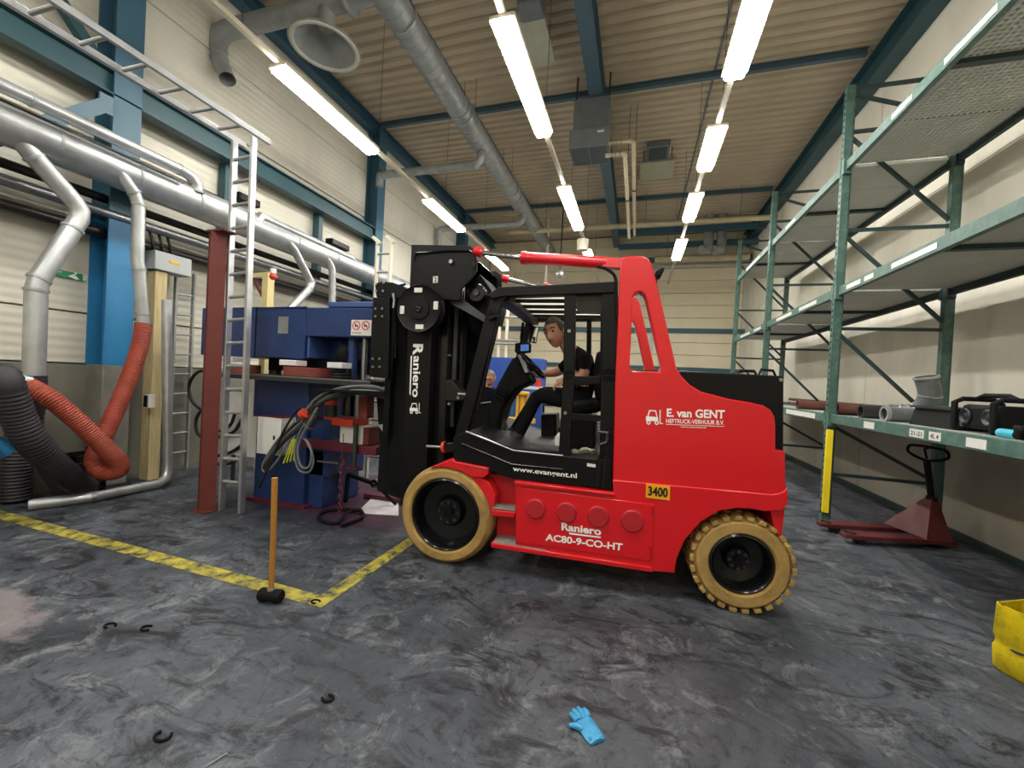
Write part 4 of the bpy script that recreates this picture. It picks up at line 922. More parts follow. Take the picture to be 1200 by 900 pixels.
# cream jib post behind the press
YJ = 4.62; jx = P(314, 340, Y=YJ).x; jz = P(314, 320, Y=YJ).z
e = thing('jib_crane', 'cream jib post with short arm behind the blue press', 'crane', (jx, YJ, 0))
MB().bb((jx-0.055, YJ-0.055, 0), (jx+0.055, YJ+0.055, jz)).build('post', 'cream_paint', e, bevel=0.005)
ax_ = max(-5.55, P(258, 320, Y=YJ).x)
MB().bb((ax_, YJ-0.035, jz-0.07), (jx, YJ+0.035, jz)).build('arm', 'cream_paint', e, bevel=0.005)
MB().bar((jx-0.05, YJ, jz-0.40), (jx-0.28, YJ, jz-0.07), 0.04, 0.03).build('strut', 'red_oxide', e)
b0 = P(320, 324, Y=YJ-0.08); MB().ball(b0, 0.05).build('warning_ball', 'orange_red', e)
MB().cyl(b0+Vector((0, 0, 0.04)), b0+Vector((0, 0, 0.11)), 0.04, seg=14).build('ball_cap', 'white_plastic', e)

# ================================================================== THE BLUE PRESS
PR = thing('hydraulic_press', 'dark blue hydraulic press with overhanging head and steel table', 'machine', (-3.7, 3.9, 0))
yf = 3.6
xl = P(237, 360, Y=yf).x; xr = -2.62; zt = 2.165; zb = 1.60
xn = P(357, 400, Y=yf).x; zn = P(357, 394, Y=yf).z
hd = MB().bb((xl, yf, zb), (xn, 4.5, zt)).bb((xn, yf, zn), (xr, 4.5, zt)).bb((xn, yf+0.35, zb), (xr, 4.5, zn)).build('press_head', 'machine_blue', PR, bevel=0.012)
MB().bb((xn+0.3, yf-0.01, zt+0.0), (xr, yf+0.5, zt+0.06)).build('head_lid', 'machine_light', PR, bevel=0.01)
x = P(300, 380, Y=yf).x; MB().bb((x-0.006, yf-0.004, zb), (x+0.006, yf, zt)).build('panel_seam', 'black_matte', hd)
a = P(327, 371, Y=yf); b_ = P(337.5, 391, Y=yf); MB().bb((a.x, yf-0.006, b_.z), (b_.x, yf, a.z)).build('nameplate', 'galv_dull', hd)
a = P(412.5, 375, Y=yf); b_ = P(435, 393.5, Y=yf)
sg = MB().bb((a.x, yf-0.008, b_.z), (b_.x, yf, a.z)).build('warning_sign', 'white_plastic', hd)
MB_ = MB()
for t in (0.27, 0.73):
    c = Vector((a.x+(b_.x-a.x)*t, yf-0.010, a.z+(b_.z-a.z)*0.36)); r = (b_.x-a.x)*0.2
    MB_.lathe([(r*0.78, 0), (r, 0)], c, (0, -1, 0), 24)
    MB_.add([c+Vector((x*r*0.9, -0.0005, z*r*0.9)) for x, z in ((-0.75, 0.6), (-0.6, 0.75), (0.75, -0.6), (0.6, -0.75))], [(0, 1, 2, 3)])
pr = MB_.build('prohibition_ring', 'print_red', PR)
mb = MB()
for t in (0.27, 0.73):
    c = Vector((a.x+(b_.x-a.x)*t, yf-0.0095, a.z+(b_.z-a.z)*0.36)); r = (b_.x-a.x)*0.2
    mb.prism([c+Vector((x*r, 0, z*r)) for x, z in ((-0.45, -0.25), (0.35, -0.25), (0.45, 0.05), (0.0, 0.1), (-0.1, 0.45), (-0.35, 0.4))], (0, 0.001, 0))
for k in range(3): mb.bb((a.x+0.015+0.04*k, yf-0.0095, b_.z+0.022), (a.x+0.045+0.04*k, yf-0.0085, b_.z+0.03))
mb.build('sign_print', 'print_black', PR)
# column, recess ribs
MB().bb((xn+0.02, yf+0.02, zb+0.02), (xn+0.05, yf+0.36, zn)).bb((xn+0.2, yf+0.32, zb), (xn+0.22, yf+0.36, zn)).build('recess_rib', 'machine_light', PR)
xb0 = P(289, 588, Z=0).x; 
LB = MB().bb((-4.06, 3.55, 0.02), (-3.36, 4.35, 1.36)).build('press_body', 'machine_blue', PR, bevel=0.012)
MB().bb((-4.1, 3.5, 0), (-3.3, 4.4, 0.03)).build('base_flange', 'maroon', PR)
MB().bb((-4.35, 3.75, 0.9), (-4.06, 4.2, 1.36)).build('rear_tank', 'machine_blue', PR, bevel=0.01)
tz = 1.41
MB().bb((-4.32, 3.32, tz-0.055), (-2.42, 4.3, tz)).build('table', 'dark_steel', PR, bevel=0.004)
MB().bb((-4.32, 3.315, tz-0.012), (-2.42, 3.322, tz+0.002)).build('table_edge', 'steel', PR)
for px, r in ((281, 0.17), (358, 0.25)):
    c = P(px, 436, Y=3.6); MB().cyl((c.x, 3.65, tz), (c.x, 3.65, tz+0.10), r, seg=36).build('bolster_ring', 'brick_red', PR, bevel=0.006)
for px0, px1, py in ((255, 272, 420), (327, 347, 424.5), (383, 401, 427.5)):
    a = P(px0, py, Y=3.45); b_ = P(px1, py, Y=3.45)
    MB().bb((a.x, 3.45, a.z-0.03), (b_.x, 3.6, a.z+0.03)).build('support_pad', 'paper', PR, bevel=0.006)
for x in (-4.2, -3.62, -3.05): MB().cyl((x, 3.9, tz), (x, 3.9, zb+0.03), 0.07, seg=16).build('guide_column', 'dark_steel', PR)
MB().bb((-4.2, 3.8, tz+0.05), (-2.7, 4.2, zb)).build('die_set', 'black_matte', PR)
# right-hand guide parts under the notch
for k, x in enumerate((-2.95, -2.80)):
    MB().cyl((x, 3.72, tz), (x, 3.72, zn+0.02), 0.03 if k else 0.055, seg=14).build('ram_rod', 'machine_blue' if k == 0 else 'steel', PR)
MB().ball((-3.05, 3.72, tz+0.25), (0.1, 0.1, 0.14), 14, 10).build('air_spring', 'rubber', PR)
for k in range(4): MB().lathe([(0.085+0.014*math.cos(t), 0.014*math.sin(t)) for t in [2*math.pi*i/8 for i in range(8)]], (-3.0, 3.62, tz+0.02+0.03*k), (0, 0, 1), 20, closed=True).build('spring_coil', 'dark_steel', PR)
# white switch box on the body
x0 = P(301, 510, Y=3.35).x; x1 = P(328.5, 510, Y=3.35).x; z0 = P(315, 533, Y=3.35).z; z1 = P(315, 489, Y=3.35).z
sb = MB().bb((x0, 3.35, z0), (x1, 3.55, z1)).build('switch_box', 'white_plastic', PR, bevel=0.006)
MB().bb((x0, 3.35, z1), (x1, 3.55, z1+0.006)).build('dusty_top', 'maroon', sb)
c = P(321, 513, Y=3.345); MB().bb((c.x-0.008, 3.34, c.z-0.02), (c.x+0.008, 3.35, c.z+0.02)).build('keyhole', 'black_matte', sb)
for z in (z1-0.06, z1-0.12): MB().cyl((x0-0.06, 3.45, z), (x0, 3.45, z), 0.018, seg=10).build('cable_gland', 'orange_red' if z > z1-0.1 else 'steel', sb)
# valve and motor gear below the table
g = lambda x, y, Y=3.55: P(x, y, Y=Y)
c = g(388, 480); MB().cyl((c.x, 3.55, g(388, 491).z), (c.x, 3.55, g(388, 469).z), 0.068, seg=20).build('pump_motor', 'orange_red', PR)
MB().cyl((c.x, 3.55, g(388, 488).z), (c.x, 3.55, g(388, 474).z), 0.071, seg=20).build('motor_label', 'dark_steel', PR)
c = g(409, 470); MB().cyl((c.x, 3.55, g(409, 487).z), (c.x, 3.55, g(409, 450).z), 0.066, seg=20).build('accumulator', 'black_gloss', PR)
c = g(429, 476); MB().bb((c.x-0.06, 3.5, g(429, 490).z), (c.x+0.05, 3.62, g(429, 464).z)).build('valve_block', 'brick_red', PR, bevel=0.01)
MB().bb((g(396, 493).x, 3.45, g(396, 497).z), (g(421, 493).x, 3.7, g(396, 489).z)).build('valve_plate', 'orange_red', PR, bevel=0.006)
MB().bb((g(402, 505).x, 3.5, g(402, 518).z), (g(429, 505).x, 3.75, g(402, 497.5).z)).build('sight_tank', 'white_plastic', PR, bevel=0.01)
MB().bb((g(429, 505).x, 3.5, g(402, 518).z), (g(436, 505).x, 3.75, g(402, 498).z)).build('tank_end', 'red_oxide', PR, bevel=0.01)
MB().bb((-3.36, 3.48, g(402, 528).z), (g(446, 520).x, 4.1, g(402, 518.5).z)).build('drip_tray', 'maroon', PR, bevel=0.006)
MB().bb((-3.36, 3.6, 0.35), (-3.1, 4.2, 0.93)).build('reservoir', 'machine_blue', PR, bevel=0.01)
MB().bb((-3.36, 3.6, 0.0), (-3.16, 4.2, 0.62)).build('side_body', 'machine_blue', PR, bevel=0.01)
MB().cyl(g(372, 540.5), g(396, 543), 0.012, seg=8).build('cross_rod', 'steel', PR)
c = g(420, 520, 3.5); MB().cyl((c.x, 3.45, g(420, 552, 3.45).z), (c.x, 3.45, g(420, 497, 3.45).z), 0.024, seg=12).build('drive_shaft', 'dark_steel', PR)
mb = MB(); zc = g(420, 550, 3.45).z; n = 14
mb.cyl((c.x, 3.45, zc-0.014), (c.x, 3.45, zc+0.014), 0.065, seg=20)
for i in range(n):
    t = 2*math.pi*i/n; mb.box((c.x+0.07*math.cos(t), 3.45+0.07*math.sin(t), zc), (0.03, 0.014, 0.02), rz=t)
mb.build('sprocket', 'purple_dirt', PR)
# tripod foot, chain and loose gear on the floor
tr = P(439, 571, Z=0.22); e = thing('tripod_stand', 'black three-legged stand on the stained floor beside the sprocket', 'stand', (tr.x, tr.y, 0))
hub = Vector((tr.x, tr.y, 0.26))
MB().ball(hub, 0.05).build('hub', 'black_gloss', e)
for q in (P(408, 556, Y=tr.y), ):
    MB().bar(hub, Vector((q.x, tr.y, max(q.z, 0.3))), 0.04, 0.035, up=(0, 1, 0)).build('leg', 'black_matte', e)
    MB().bar(Vector((q.x, tr.y, max(q.z, 0.3))), Vector((q.x-0.02, tr.y, 0.0)), 0.035, 0.035, up=(0, 1, 0)).build('foot', 'black_matte', e)
q = P(464, 593, Z=0); MB().bar(hub, (q.x, q.y, 0.02), 0.03, 0.03).build('leg', 'black_matte', e)
MB().bar(hub, (hub.x+0.1, hub.y+0.45, 0.02), 0.03, 0.03).build('leg', 'black_matte', e)
MB().bar((hub.x-0.3, hub.y+0.25, 0.03), (hub.x+0.35, hub.y+0.25, 0.03), 0.05, 0.05).build('floor_bar', 'maroon', e)
ch = thing('lifting_chain', 'maroon lifting chain hanging from the drip tray to the floor', 'chain', (P(400, 583, Y=3.5).x, 3.5, 0.1))
x = P(400, 560, Y=3.46).x; z = P(400, 537, Y=3.46).z; k = 0
while z > 0.06:
    mb = MB(); pts = [(0.018*math.cos(t), 0, 0.028*math.sin(t)) for t in [2*math.pi*i/10 for i in range(11)]]
    off = 0.012*math.sin(k*1.7)
    mb.tube([Vector((x+off+(p[0] if k % 2 else 0), 3.46+(0 if k % 2 else p[0]), z+p[2])) for p in pts], 0.007, 6, cap=False).build('link', 'maroon', ch); z -= 0.040; k += 1
MB().cyl((x, 3.46, 0.5), (x, 3.46, 0.86), 0.004, seg=6).build('hook_wire', 'dark_steel', ch)
pp = [P(x, y, Z=0.003) for x, y in ((418, 601), (437, 582.5), (467, 584), (467, 604.5), (440, 603))]
tag(MB().prism(pp, (0, 0, 0.004)).build('paper_sheet', 'paper'), 'white sheet of paper lying on the purple stained floor', 'paper')
sp = [P(x, y, Z=0.02) for x, y in ((424, 598), (402, 597), (381, 599), (374, 605), (380, 611.5), (396, 612.5), (404, 606), (414, 601), (424, 600), (425, 606), (414, 611), (400, 616))]
mb = MB(); pts = []
sp[6].z = sp[7].z = 0.045
tag(MB().tube(sp, 0.017, 8, smooth_n=5).build('lifting_strap', 'rubber'), 'black lifting strap lying in loops on the floor before the press', 'strap')
# cable bundle
cb = thing('cable_bundle', 'bundle of grey cables drooping from the press to a loose coil', 'cables', (P(340, 540, Y=3.3).x, 3.3, 0.4))
base = [(453, 462), (438, 458), (418, 457), (400, 459), (383, 465), (368, 476), (352, 495), (334, 513), (318, 532), (309, 548)]
for k in range(5):
    mb = MB(); mb.tube([P(x+random.uniform(-2, 2), y+k*2.2-4+random.uniform(-1, 1), Y=3.30-0.012*k) for x, y in base], 0.014, 8, smooth_n=5).build('cable', ['cable_grey', 'cable_black', 'cable_grey', 'dark_steel', 'cable_black'][k], cb)
for k, pts in enumerate(([(352, 500), (340, 515), (325, 540), (312, 553), (308, 545), (322, 520), (345, 495)], [(353, 478), (345, 485), (330, 510), (318, 540), (303, 572)], [(372, 478), (352, 505), (346, 530), (350, 550), (362, 553), (367, 540), (362, 520), (352, 512)], [(370, 482), (350, 520), (352, 545), (362, 547), (365, 530), (358, 515)])):
    MB().tube([P(x, y, Y=3.26-0.02*k) for x, y in pts], 0.011, 8, smooth_n=6).build('cable_loop', 'cable_grey' if k != 1 else 'cable_black', cb)
for k in range(4):
    MB().tube([P(343+k*1.5, 515, Y=3.22), P(338+k*2.5, 528, Y=3.22), P(332+k*4, 543-k, Y=3.22)], 0.007, 6, smooth_n=4).build('green_strand', 'cable_green', cb)
MB().cyl(P(354, 487, Y=3.24), P(358, 484, Y=3.24), 0.05, seg=14).build('cable_tie', 'orange_red', cb)
MB().cyl(P(362, 498, Y=3.24), P(372, 484, Y=3.24), 0.05, 0.042, seg=16).build('plug', 'dark_steel', cb)
MB().cyl(P(361, 499.5, Y=3.24), P(363, 497, Y=3.24), 0.055, seg=16).build('plug_ring', 'steel', cb)
MB().tube([P(x, y, Y=3.3) for x, y in ((352, 478), (358, 480), (364, 476), (367, 470))], 0.013, 8, smooth_n=3).build('connector', 'steel', cb)
# black hoses looped beside the press
hl = thing('hydraulic_hoses', 'black hydraulic hoses hanging in loops between wall ladder and press', 'hoses', (-4.6, 3.8, 0.3))
for k, pts in enumerate(([(248, 434), (232, 436), (222, 450), (224, 468), (236, 480), (250, 484)], [(256, 478), (238, 480), (230, 492), (232, 508), (246, 516), (262, 510)], [(276, 482), (270, 498), (258, 505), (246, 502)], [(284, 490), (274, 506), (256, 512), (240, 514)], [(286, 520), (270, 530), (254, 534), (246, 528)], [(250, 448), (256, 462), (254, 480)], [(288, 532), (276, 540), (262, 545), (250, 543)])):
    MB().tube([P(x, y, Y=3.85+0.02*k) for x, y in pts], 0.02, 10, smooth_n=6).build('hose', 'cable_black', hl)
MB().bb((-5.0, 3.95, 0.35), (-4.4, 4.0, 1.15)).build('hose_rack', 'white_plastic', hl)
for x in (-4.92, -4.45): MB().bb((x, 3.96, 0), (x+0.04, 3.99, 0.4)).build('rack_leg', 'dark_steel', hl)
# ================================================================== PALLET RACK
RX0, RX1 = 2.235, 3.27
RY = (2.52, 5.76, 8.5, 11.1)
LV = (1.23, 2.73, 4.2); RTOP = 5.16
RK = thing('pallet_rack', 'tall green pallet rack along the cream wall, three bays with grey decks', 'rack', ((RX0+RX1)/2, (RY[0]+RY[-1])/2, 0))
def deck_mat():
    m = mat('deck_mesh', '#b4b6ae', 0.55, 0.0, var=0.08, scale=3)
    nt = m.node_tree; N = nt.nodes; L = nt.links; b = N['Principled BSDF']
    g = N.new('ShaderNodeNewGeometry'); v = N.new('ShaderNodeTexVoronoi'); v.inputs['Scale'].default_value = 22; v.inputs['Randomness'].default_value = 0.0
    L.new(g.outputs['Position'], v.inputs[0])
    bp = N.new('ShaderNodeBump'); bp.inputs['Strength'].default_value = 0.8; bp.inputs['Distance'].default_value = 0.012
    L.new(v.outputs[0], bp.inputs['Height']); L.new(bp.outputs[0], b.inputs['Normal'])
    # punched holes
    lt = N.new('ShaderNodeMath'); lt.operation = 'GREATER_THAN'; lt.inputs[1].default_value = 0.28
    L.new(v.outputs['Distance'], lt.inputs[0]); L.new(lt.outputs[0], b.inputs['Alpha'])
deck_mat()
up0 = None
for y in RY:
    for x in (RX0, RX1):
        if up0 is None:
            mb = MB(); 
            mb.bb((x-0.045, y-0.035, 0), (x+0.045, y-0.031, RTOP)).bb((x-0.045, y+0.031, 0), (x+0.045, y+0.035, RTOP)).bb((x-0.045, y-0.035, 0), (x-0.041, y+0.035, RTOP)).bb((x+0.030, y-0.035, 0), (x+0.045, y+0.035, RTOP))
            up0 = mb.build('upright', 'rack_green', RK); ub = (x, y)
        else:
            c = up0.copy(); COL.objects.link(c); c.parent = RK; c.location = (x-ub[0], y-ub[1], 0)
        MB().bb((x-0.07, y-0.06, 0), (x+0.07, y+0.06, 0.012)).build('foot_plate', 'rack_dark', RK)
    for z in (0.57, 2.30, 3.46, 4.62, RTOP-0.03):
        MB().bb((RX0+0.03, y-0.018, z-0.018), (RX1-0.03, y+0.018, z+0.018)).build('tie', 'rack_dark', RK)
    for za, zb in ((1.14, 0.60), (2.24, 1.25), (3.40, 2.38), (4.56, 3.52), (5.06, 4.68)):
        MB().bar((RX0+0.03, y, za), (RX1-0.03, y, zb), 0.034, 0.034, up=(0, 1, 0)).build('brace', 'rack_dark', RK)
# holes in the uprights that face the aisle
for y in RY[1:3]:
    mb = MB(); z = 0.1
    while z < RTOP-0.1:
        mb.bb((RX0-0.047, y-0.012, z), (RX0-0.044, y+0.012, z+0.03)); z += 0.075
    o = mb.build('slots', 'black_matte', RK); o['kind'] = 'stuff'
for zi, z in enumerate(LV):
    for i in range(3):
        y0, y1 = RY[i]+0.04, RY[i+1]-0.04
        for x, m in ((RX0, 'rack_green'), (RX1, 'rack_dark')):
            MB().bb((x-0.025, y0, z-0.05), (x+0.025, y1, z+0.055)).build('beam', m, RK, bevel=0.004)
            for yy in (y0, y1): MB().bb((x-0.05, yy-0.03, z-0.09), (x+0.03, yy+0.03, z+0.09)).build('beam_connector', m, RK)
        n = 4
        for k in range(n):   # deck panels
            a = y0+(y1-y0)*k/n; b_ = y0+(y1-y0)*(k+1)/n
            MB().bb((RX0+0.026, a+0.003, z+0.02), (RX1-0.026, b_-0.003, z+0.05)).build('deck_panel', 'deck_mesh', RK)
        MB().bb((RX0+0.03, (y0+y1)/2-0.03, z-0.02), (RX1-0.03, (y0+y1)/2+0.03, z+0.018)).build('deck_support', 'rack_dark', RK)
# stickers on the beams
def beam_label(z, ya, yb, zh=0.05, txt=None):
    o = MB().bb((RX0-0.029, ya, z-zh/2), (RX0-0.0255, yb, z+zh/2)).build('shelf_label', 'sticker', RK)
    if txt:
        mb = MB(); text_quad(mb, txt, (RX0-0.0305, yb-0.02, z-zh*0.28), (0, -(yb-ya-0.04), 0), (0, 0, zh*0.56), 0.02); mb.build('label_print', 'print_black', o, smooth=False)
    return o
def lab(px0, px1, z, zh=0.055, txt=None):
    a = P(px0, 300, X=RX0-0.03); ya = min(P(px0, 450, X=RX0-0.03).y, P(px1, 450, X=RX0-0.03).y); yb = max(P(px0, 450, X=RX0-0.03).y, P(px1, 450, X=RX0-0.03).y)
    beam_label(z, ya, yb, zh, txt)
for px0, px1, z, txt in ((923, 957, LV[0], None), (1015, 1027, LV[0], None), (1069, 1086, LV[0], '21-21'), (1092, 1106, LV[0], '4L 4'), (1136, 1160, LV[0], None)): lab(px0, px1, z, 0.065, txt)
for ya, yb, z in ((4.05, 4.65, LV[1]), (4.95, 5.12, LV[1]), (5.2, 5.5, LV[1]), (6.3, 6.9, LV[1]), (7.2, 7.9, LV[1]), (8.8, 9.3, LV[1]), (9.6, 10.4, LV[1]), (3.6, 4.1, LV[2]), (4.5, 4.8, LV[2]), (7.3, 7.7, LV[2]), (9.2, 10.2, LV[2])): beam_label(z, ya, yb, 0.05)
MB().prism([(RX0-0.052, 5.69, 0.12), (RX0-0.052, 5.73, 0.12), (RX0+0.0, 5.70, 0.12), (RX0+0.0, 5.66, 0.12)], (0, 0, 0.98)).build('post_guard', 'yellow_guard', RK, bevel=0.004)

# ---- goods on the lower deck
SZ = LV[0]+0.051
def cross_pipe(name, label, px, py, r, L, m, m2='black_matte', ang=0.0, cat='pipe', ring=None, x0=2.30):
    c = P(px, py, X=x0); d = Vector((math.cos(ang), math.sin(ang), 0)); o = Vector((x0, c.y, SZ+r))
    e = thing(name, label, cat, tuple(o-Vector((0, 0, r))))
    MB().lathe([(r*0.78, 0.0), (r, 0.0), (r, L), (r*0.78, L), (r*0.78, 0.0)], o, d, 24).build('tube', m, e)
    if ring: MB().lathe([(r*0.8, -0.03), (r*1.12, -0.03), (r*1.12, 0.0), (r*0.8, 0.0)], o, d, 24).build('flange', ring, e)
    return e
cross_pipe('steel_pipe', 'rust brown steel pipe lying across the rack deck behind the upright', 934, 478, 0.065, 0.8, 'rust_pipe')
cross_pipe('steel_pipe', 'brown pipe with yellow paint lying across the deck beside the upright', 980, 480, 0.07, 0.75, 'rust_pipe')
cross_pipe('steel_pipe', 'black open-ended pipe lying across the deck near the upright', 1008, 484, 0.07, 0.5, 'dark_steel', x0=2.32)
e = cross_pipe('duct_coupling', 'grey duct coupling with flanged mouth on the rack deck', 1040, 483, 0.07, 0.3, 'old_galv', ring='galv_dull', x0=2.36, cat='duct fitting')
# upright elbow
q = P(1064, 490, X=2.55); o = Vector((2.52, q.y, SZ))
el = thing('duct_elbow', 'grey ribbed duct elbow standing on end on the rack deck', 'duct fitting', tuple(o))
pts = [o+Vector((-0.05, 0.16, 0.085)), o+Vector((0.04, 0.10, 0.085)), o+Vector((0.13, 0.01, 0.13)), o+Vector((0.16, -0.05, 0.27)), o+Vector((0.12, -0.06, 0.43))]
MB().tube(pts, [0.082, 0.082, 0.084, 0.085, 0.087], 18, smooth_n=5, cap=False).build('elbow', 'old_galv', el)
d = (pts[-1]-pts[-2]).normalized(); MB().lathe([(0.08, 0), (0.098, 0), (0.098, 0.02), (0.08, 0.02)], pts[-1], d, 22).build('rim', 'galv', el)
for i in (1, 2, 3):
    d = (pts[min(i+1, 4)]-pts[i-1]).normalized(); MB().cyl(pts[i]-d*0.006, pts[i]+d*0.006, 0.092, seg=18).build('seam', 'galv', el)
q = P(1100, 496, X=2.5)
tg = thing('steel_trough', 'black tapered steel trough on the rack deck beside the elbow', 'trough', (2.6, q.y, SZ))
mb = MB(); y0, y1 = q.y-0.32, q.y+0.2
mb.prism([(2.40, y1, SZ), (2.44, y1, SZ+0.17), (2.46, y1, SZ+0.17), (2.43, y1, SZ+0.02), (2.75, y1, SZ+0.02), (2.75, y1, SZ)], (0, y0-y1, 0))
mb.prism([(2.42, y1, SZ), (2.75, y1, SZ), (2.75, y1, SZ+0.12), (2.44, y1, SZ+0.17)], (0, -0.015, 0)); mb.build('body', 'black_paint', tg)
MB().bb((2.395, y0, SZ+0.155), (2.42, y1, SZ+0.175)).build('rim', 'dark_steel', tg)
# long bars along the back of the deck
for k, (x, z, r, y0, y1, m, lab_) in enumerate(((3.05, SZ+0.05, 0.05, 3.1, 8.9, 'conduit_white', 'pale plastic pipe lying along the back of the lower deck'), (2.95, SZ+0.03, 0.03, 5.2, 9.5, 'rust_pipe', 'rusty steel bar lying along the lower deck, nearest the aisle'), (3.13, SZ+0.10, 0.028, 3.6, 10.0, 'rust_pipe', 'rusty steel bar resting high along the deck back edge'), (2.83, SZ+0.025, 0.025, 6.0, 9.8, 'dark_steel', 'dark steel rod lying along the deck behind the short pipes'), (3.15, SZ+0.035, 0.035, 4.2, 9.0, 'maroon', 'dark red tube lying along the deck back edge'))):
    tag(MB().tube([(x, y0, z), (x, y1, z)], r, 12).build('long_bar', m), lab_, 'bar')
q = P(1108, 477, X=3.0)
tag(MB().bb((2.80, 4.85, SZ), (2.92, 5.1, SZ+0.16)).bb((2.79, 4.84, SZ+0.16), (2.93, 5.11, SZ+0.175)).build('small_box', 'rack_green', bevel=0.005), 'small green lidded box on the deck behind the trough', 'box')
# site radio
q = P(1147, 511, X=2.4); ry = q.y
rd = thing('site_radio', 'black site radio in a tubular roll cage on the rack deck', 'radio', (2.5, ry, SZ))
y0 = P(1172, 511, X=2.4).y; y1 = P(1120, 508, X=2.4).y
MB().bb((2.40, y0+0.03, SZ+0.03), (2.62, y1-0.03, SZ+0.21)).build('cabinet', 'black_matte', rd, bevel=0.03)
for y in (y0+0.02, y1-0.02):
    MB().tube([(2.37, y, SZ+0.02), (2.37, y, SZ+0.22), (2.42, y, SZ+0.25), (2.60, y, SZ+0.25), (2.65, y, SZ+0.22), (2.65, y, SZ+0.02), (2.37, y, SZ+0.02)], 0.018, 10).build('cage_bar', 'rubber', rd)
MB().tube([(2.50, y0+0.02, SZ+0.25), (2.50, y0+0.1, SZ+0.28), (2.50, y1-0.1, SZ+0.28), (2.50, y1-0.02, SZ+0.25)], 0.018, 10).build('handle', 'rubber', rd)
for y in (y1-0.09, y0+0.10): MB().lathe([(0.0, 0.006), (0.03, 0.0), (0.05, 0.012), (0.06, 0.006)], (2.398, y, SZ+0.12), (-1, 0, 0), 24).build('speaker', 'dark_steel', rd)
MB().cyl((2.6, y0+0.08, SZ+0.2), (2.6, y0+0.07, SZ+0.45), 0.006, seg=6).build('aerial', 'black_matte', rd)
q = P(1178, 519, X=2.34)
gl = thing('spray_can', 'blue and black spray can lying on the rack deck beside the radio', 'can', (2.36, q.y, SZ))
MB().cyl((2.36, q.y+0.07, SZ+0.03), (2.36, q.y-0.06, SZ+0.03), 0.03, seg=18).build('can', 'cyan', gl)
MB().cyl((2.36, q.y-0.06, SZ+0.03), (2.36, q.y-0.1, SZ+0.03), 0.03, 0.02, seg=18).build('cap', 'black_matte', gl)
q = P(1194, 520, X=2.36)
tag(MB().bb((2.36, q.y-0.1, SZ), (2.52, q.y+0.06, SZ+0.09)).cyl((2.36, q.y-0.02, SZ+0.06), (2.33, q.y-0.02, SZ+0.06), 0.03, seg=14).build('battery_charger', 'black_matte', bevel=0.01), 'small black charger block on the rack deck past the spray can', 'charger')

# ================================================================== PALLET TRUCK
t1, h1 = P(955, 611.5, Z=0.085), P(1064, 618, Z=0.085); t2, h2 = P(990, 627, Z=0.085), P(1112, 632, Z=0.085)
dd = ((h1-t1)+(h2-t2)).normalized(); nn = Vector((-dd.y, dd.x, 0))
o = (h1+h2)/2; PT = thing('pallet_truck', 'worn dark red hand pallet truck pushed under the rack', 'pallet truck', (o.x, o.y, 0))
Lf = 1.05
def pt(u, v, z): return Vector((o.x, o.y, 0))+dd*u+nn*v+Vector((0, 0, z))
hw = 0.5*abs((h1-h2).dot(nn))
for s in (-1, 1):
    mb = MB()
    mb.prism([pt(-Lf, s*hw-0.04, 0.055), pt(-Lf+0.1, s*hw-0.08, 0.055), pt(0.05, s*hw-0.08, 0.045), pt(0.05, s*hw+0.08, 0.045), pt(-Lf+0.1, s*hw+0.08, 0.055), pt(-Lf, s*hw+0.04, 0.055)], (0, 0, 0.045))
    f = mb.build('fork', 'truck_red', PT, bevel=0.006)
    MB().lathe([(0.028, 0.0), (0.05, 0.0), (0.05, 0.004), (0.028, 0.004)], pt(-Lf+0.08, s*hw, 0.1), (0, 0, 1), 18).build('entry_eye', 'black_matte', f)
    MB().bar(pt(-Lf+0.24, s*hw, 0.075), pt(-Lf+0.18, s*hw, 0.04), 0.05, 0.03).build('roller_bracket', 'steel', PT)
    MB().cyl(pt(-Lf+0.17, s*hw-0.045, 0.04), pt(-Lf+0.17, s*hw+0.045, 0.04), 0.04, seg=16).build('load_roller', 'dark_steel', PT)
apx = pt(0.16, 0.0, 0.42)
MB().prism([pt(-0.26, hw+0.08, 0.09), pt(0.02, hw+0.08, 0.06), pt(0.05, 0.035, 0.46), pt(-0.02, 0.035, 0.46)], nn*-0.015).build('gusset', 'truck_red', PT)
MB().prism([pt(-0.26, hw+0.08, 0.095), pt(-0.26, -hw-0.08, 0.095), pt(-0.02, -0.035, 0.46), pt(-0.02, 0.035, 0.46)], dd*0.015).build('body_plate', 'truck_red', PT, bevel=0.004)
MB().prism([pt(-0.26, -hw-0.08, 0.09), pt(0.02, -hw-0.08, 0.06), pt(0.05, -0.035, 0.46), pt(-0.02, -0.035, 0.46)], nn*0.015).build('gusset', 'truck_red', PT)
MB().prism([pt(0.0, hw+0.08, 0.05), pt(0.06, hw+0.08, 0.05), pt(0.06, -hw-0.08, 0.05), pt(0.0, -hw-0.08, 0.05)], (0, 0, 0.04)).build('heel_bar', 'truck_red', PT)
MB().cyl(pt(0.02, 0, 0.12), pt(0.02, 0, 0.48), 0.05, seg=18).build('pump', 'black_paint', PT)
for s in (-1, 1): MB().cyl(pt(0.03, s*0.05-0.03, 0.09), pt(0.03, s*0.05+0.03, 0.09), 0.09, seg=22).build('steer_wheel', 'rubber', PT)
th = pt(-0.06, 0, 0.86)
MB().cyl(pt(0.02, 0, 0.44), th, 0.03, seg=14).build('tow_bar', 'black_paint', PT)
s_ = 0.2
ring = [th, th+nn*0.10+Vector((0, 0, 0.02)), th+nn*s_+Vector((0, 0, 0.06)), th+nn*(s_+0.01)+Vector((0, 0, 0.11)), th+nn*0.15+Vector((0, 0, 0.145)), th-nn*0.15+Vector((0, 0, 0.145)), th-nn*(s_+0.01)+Vector((0, 0, 0.11)), th-nn*s_+Vector((0, 0, 0.06)), th-nn*0.10+Vector((0, 0, 0.02)), th]
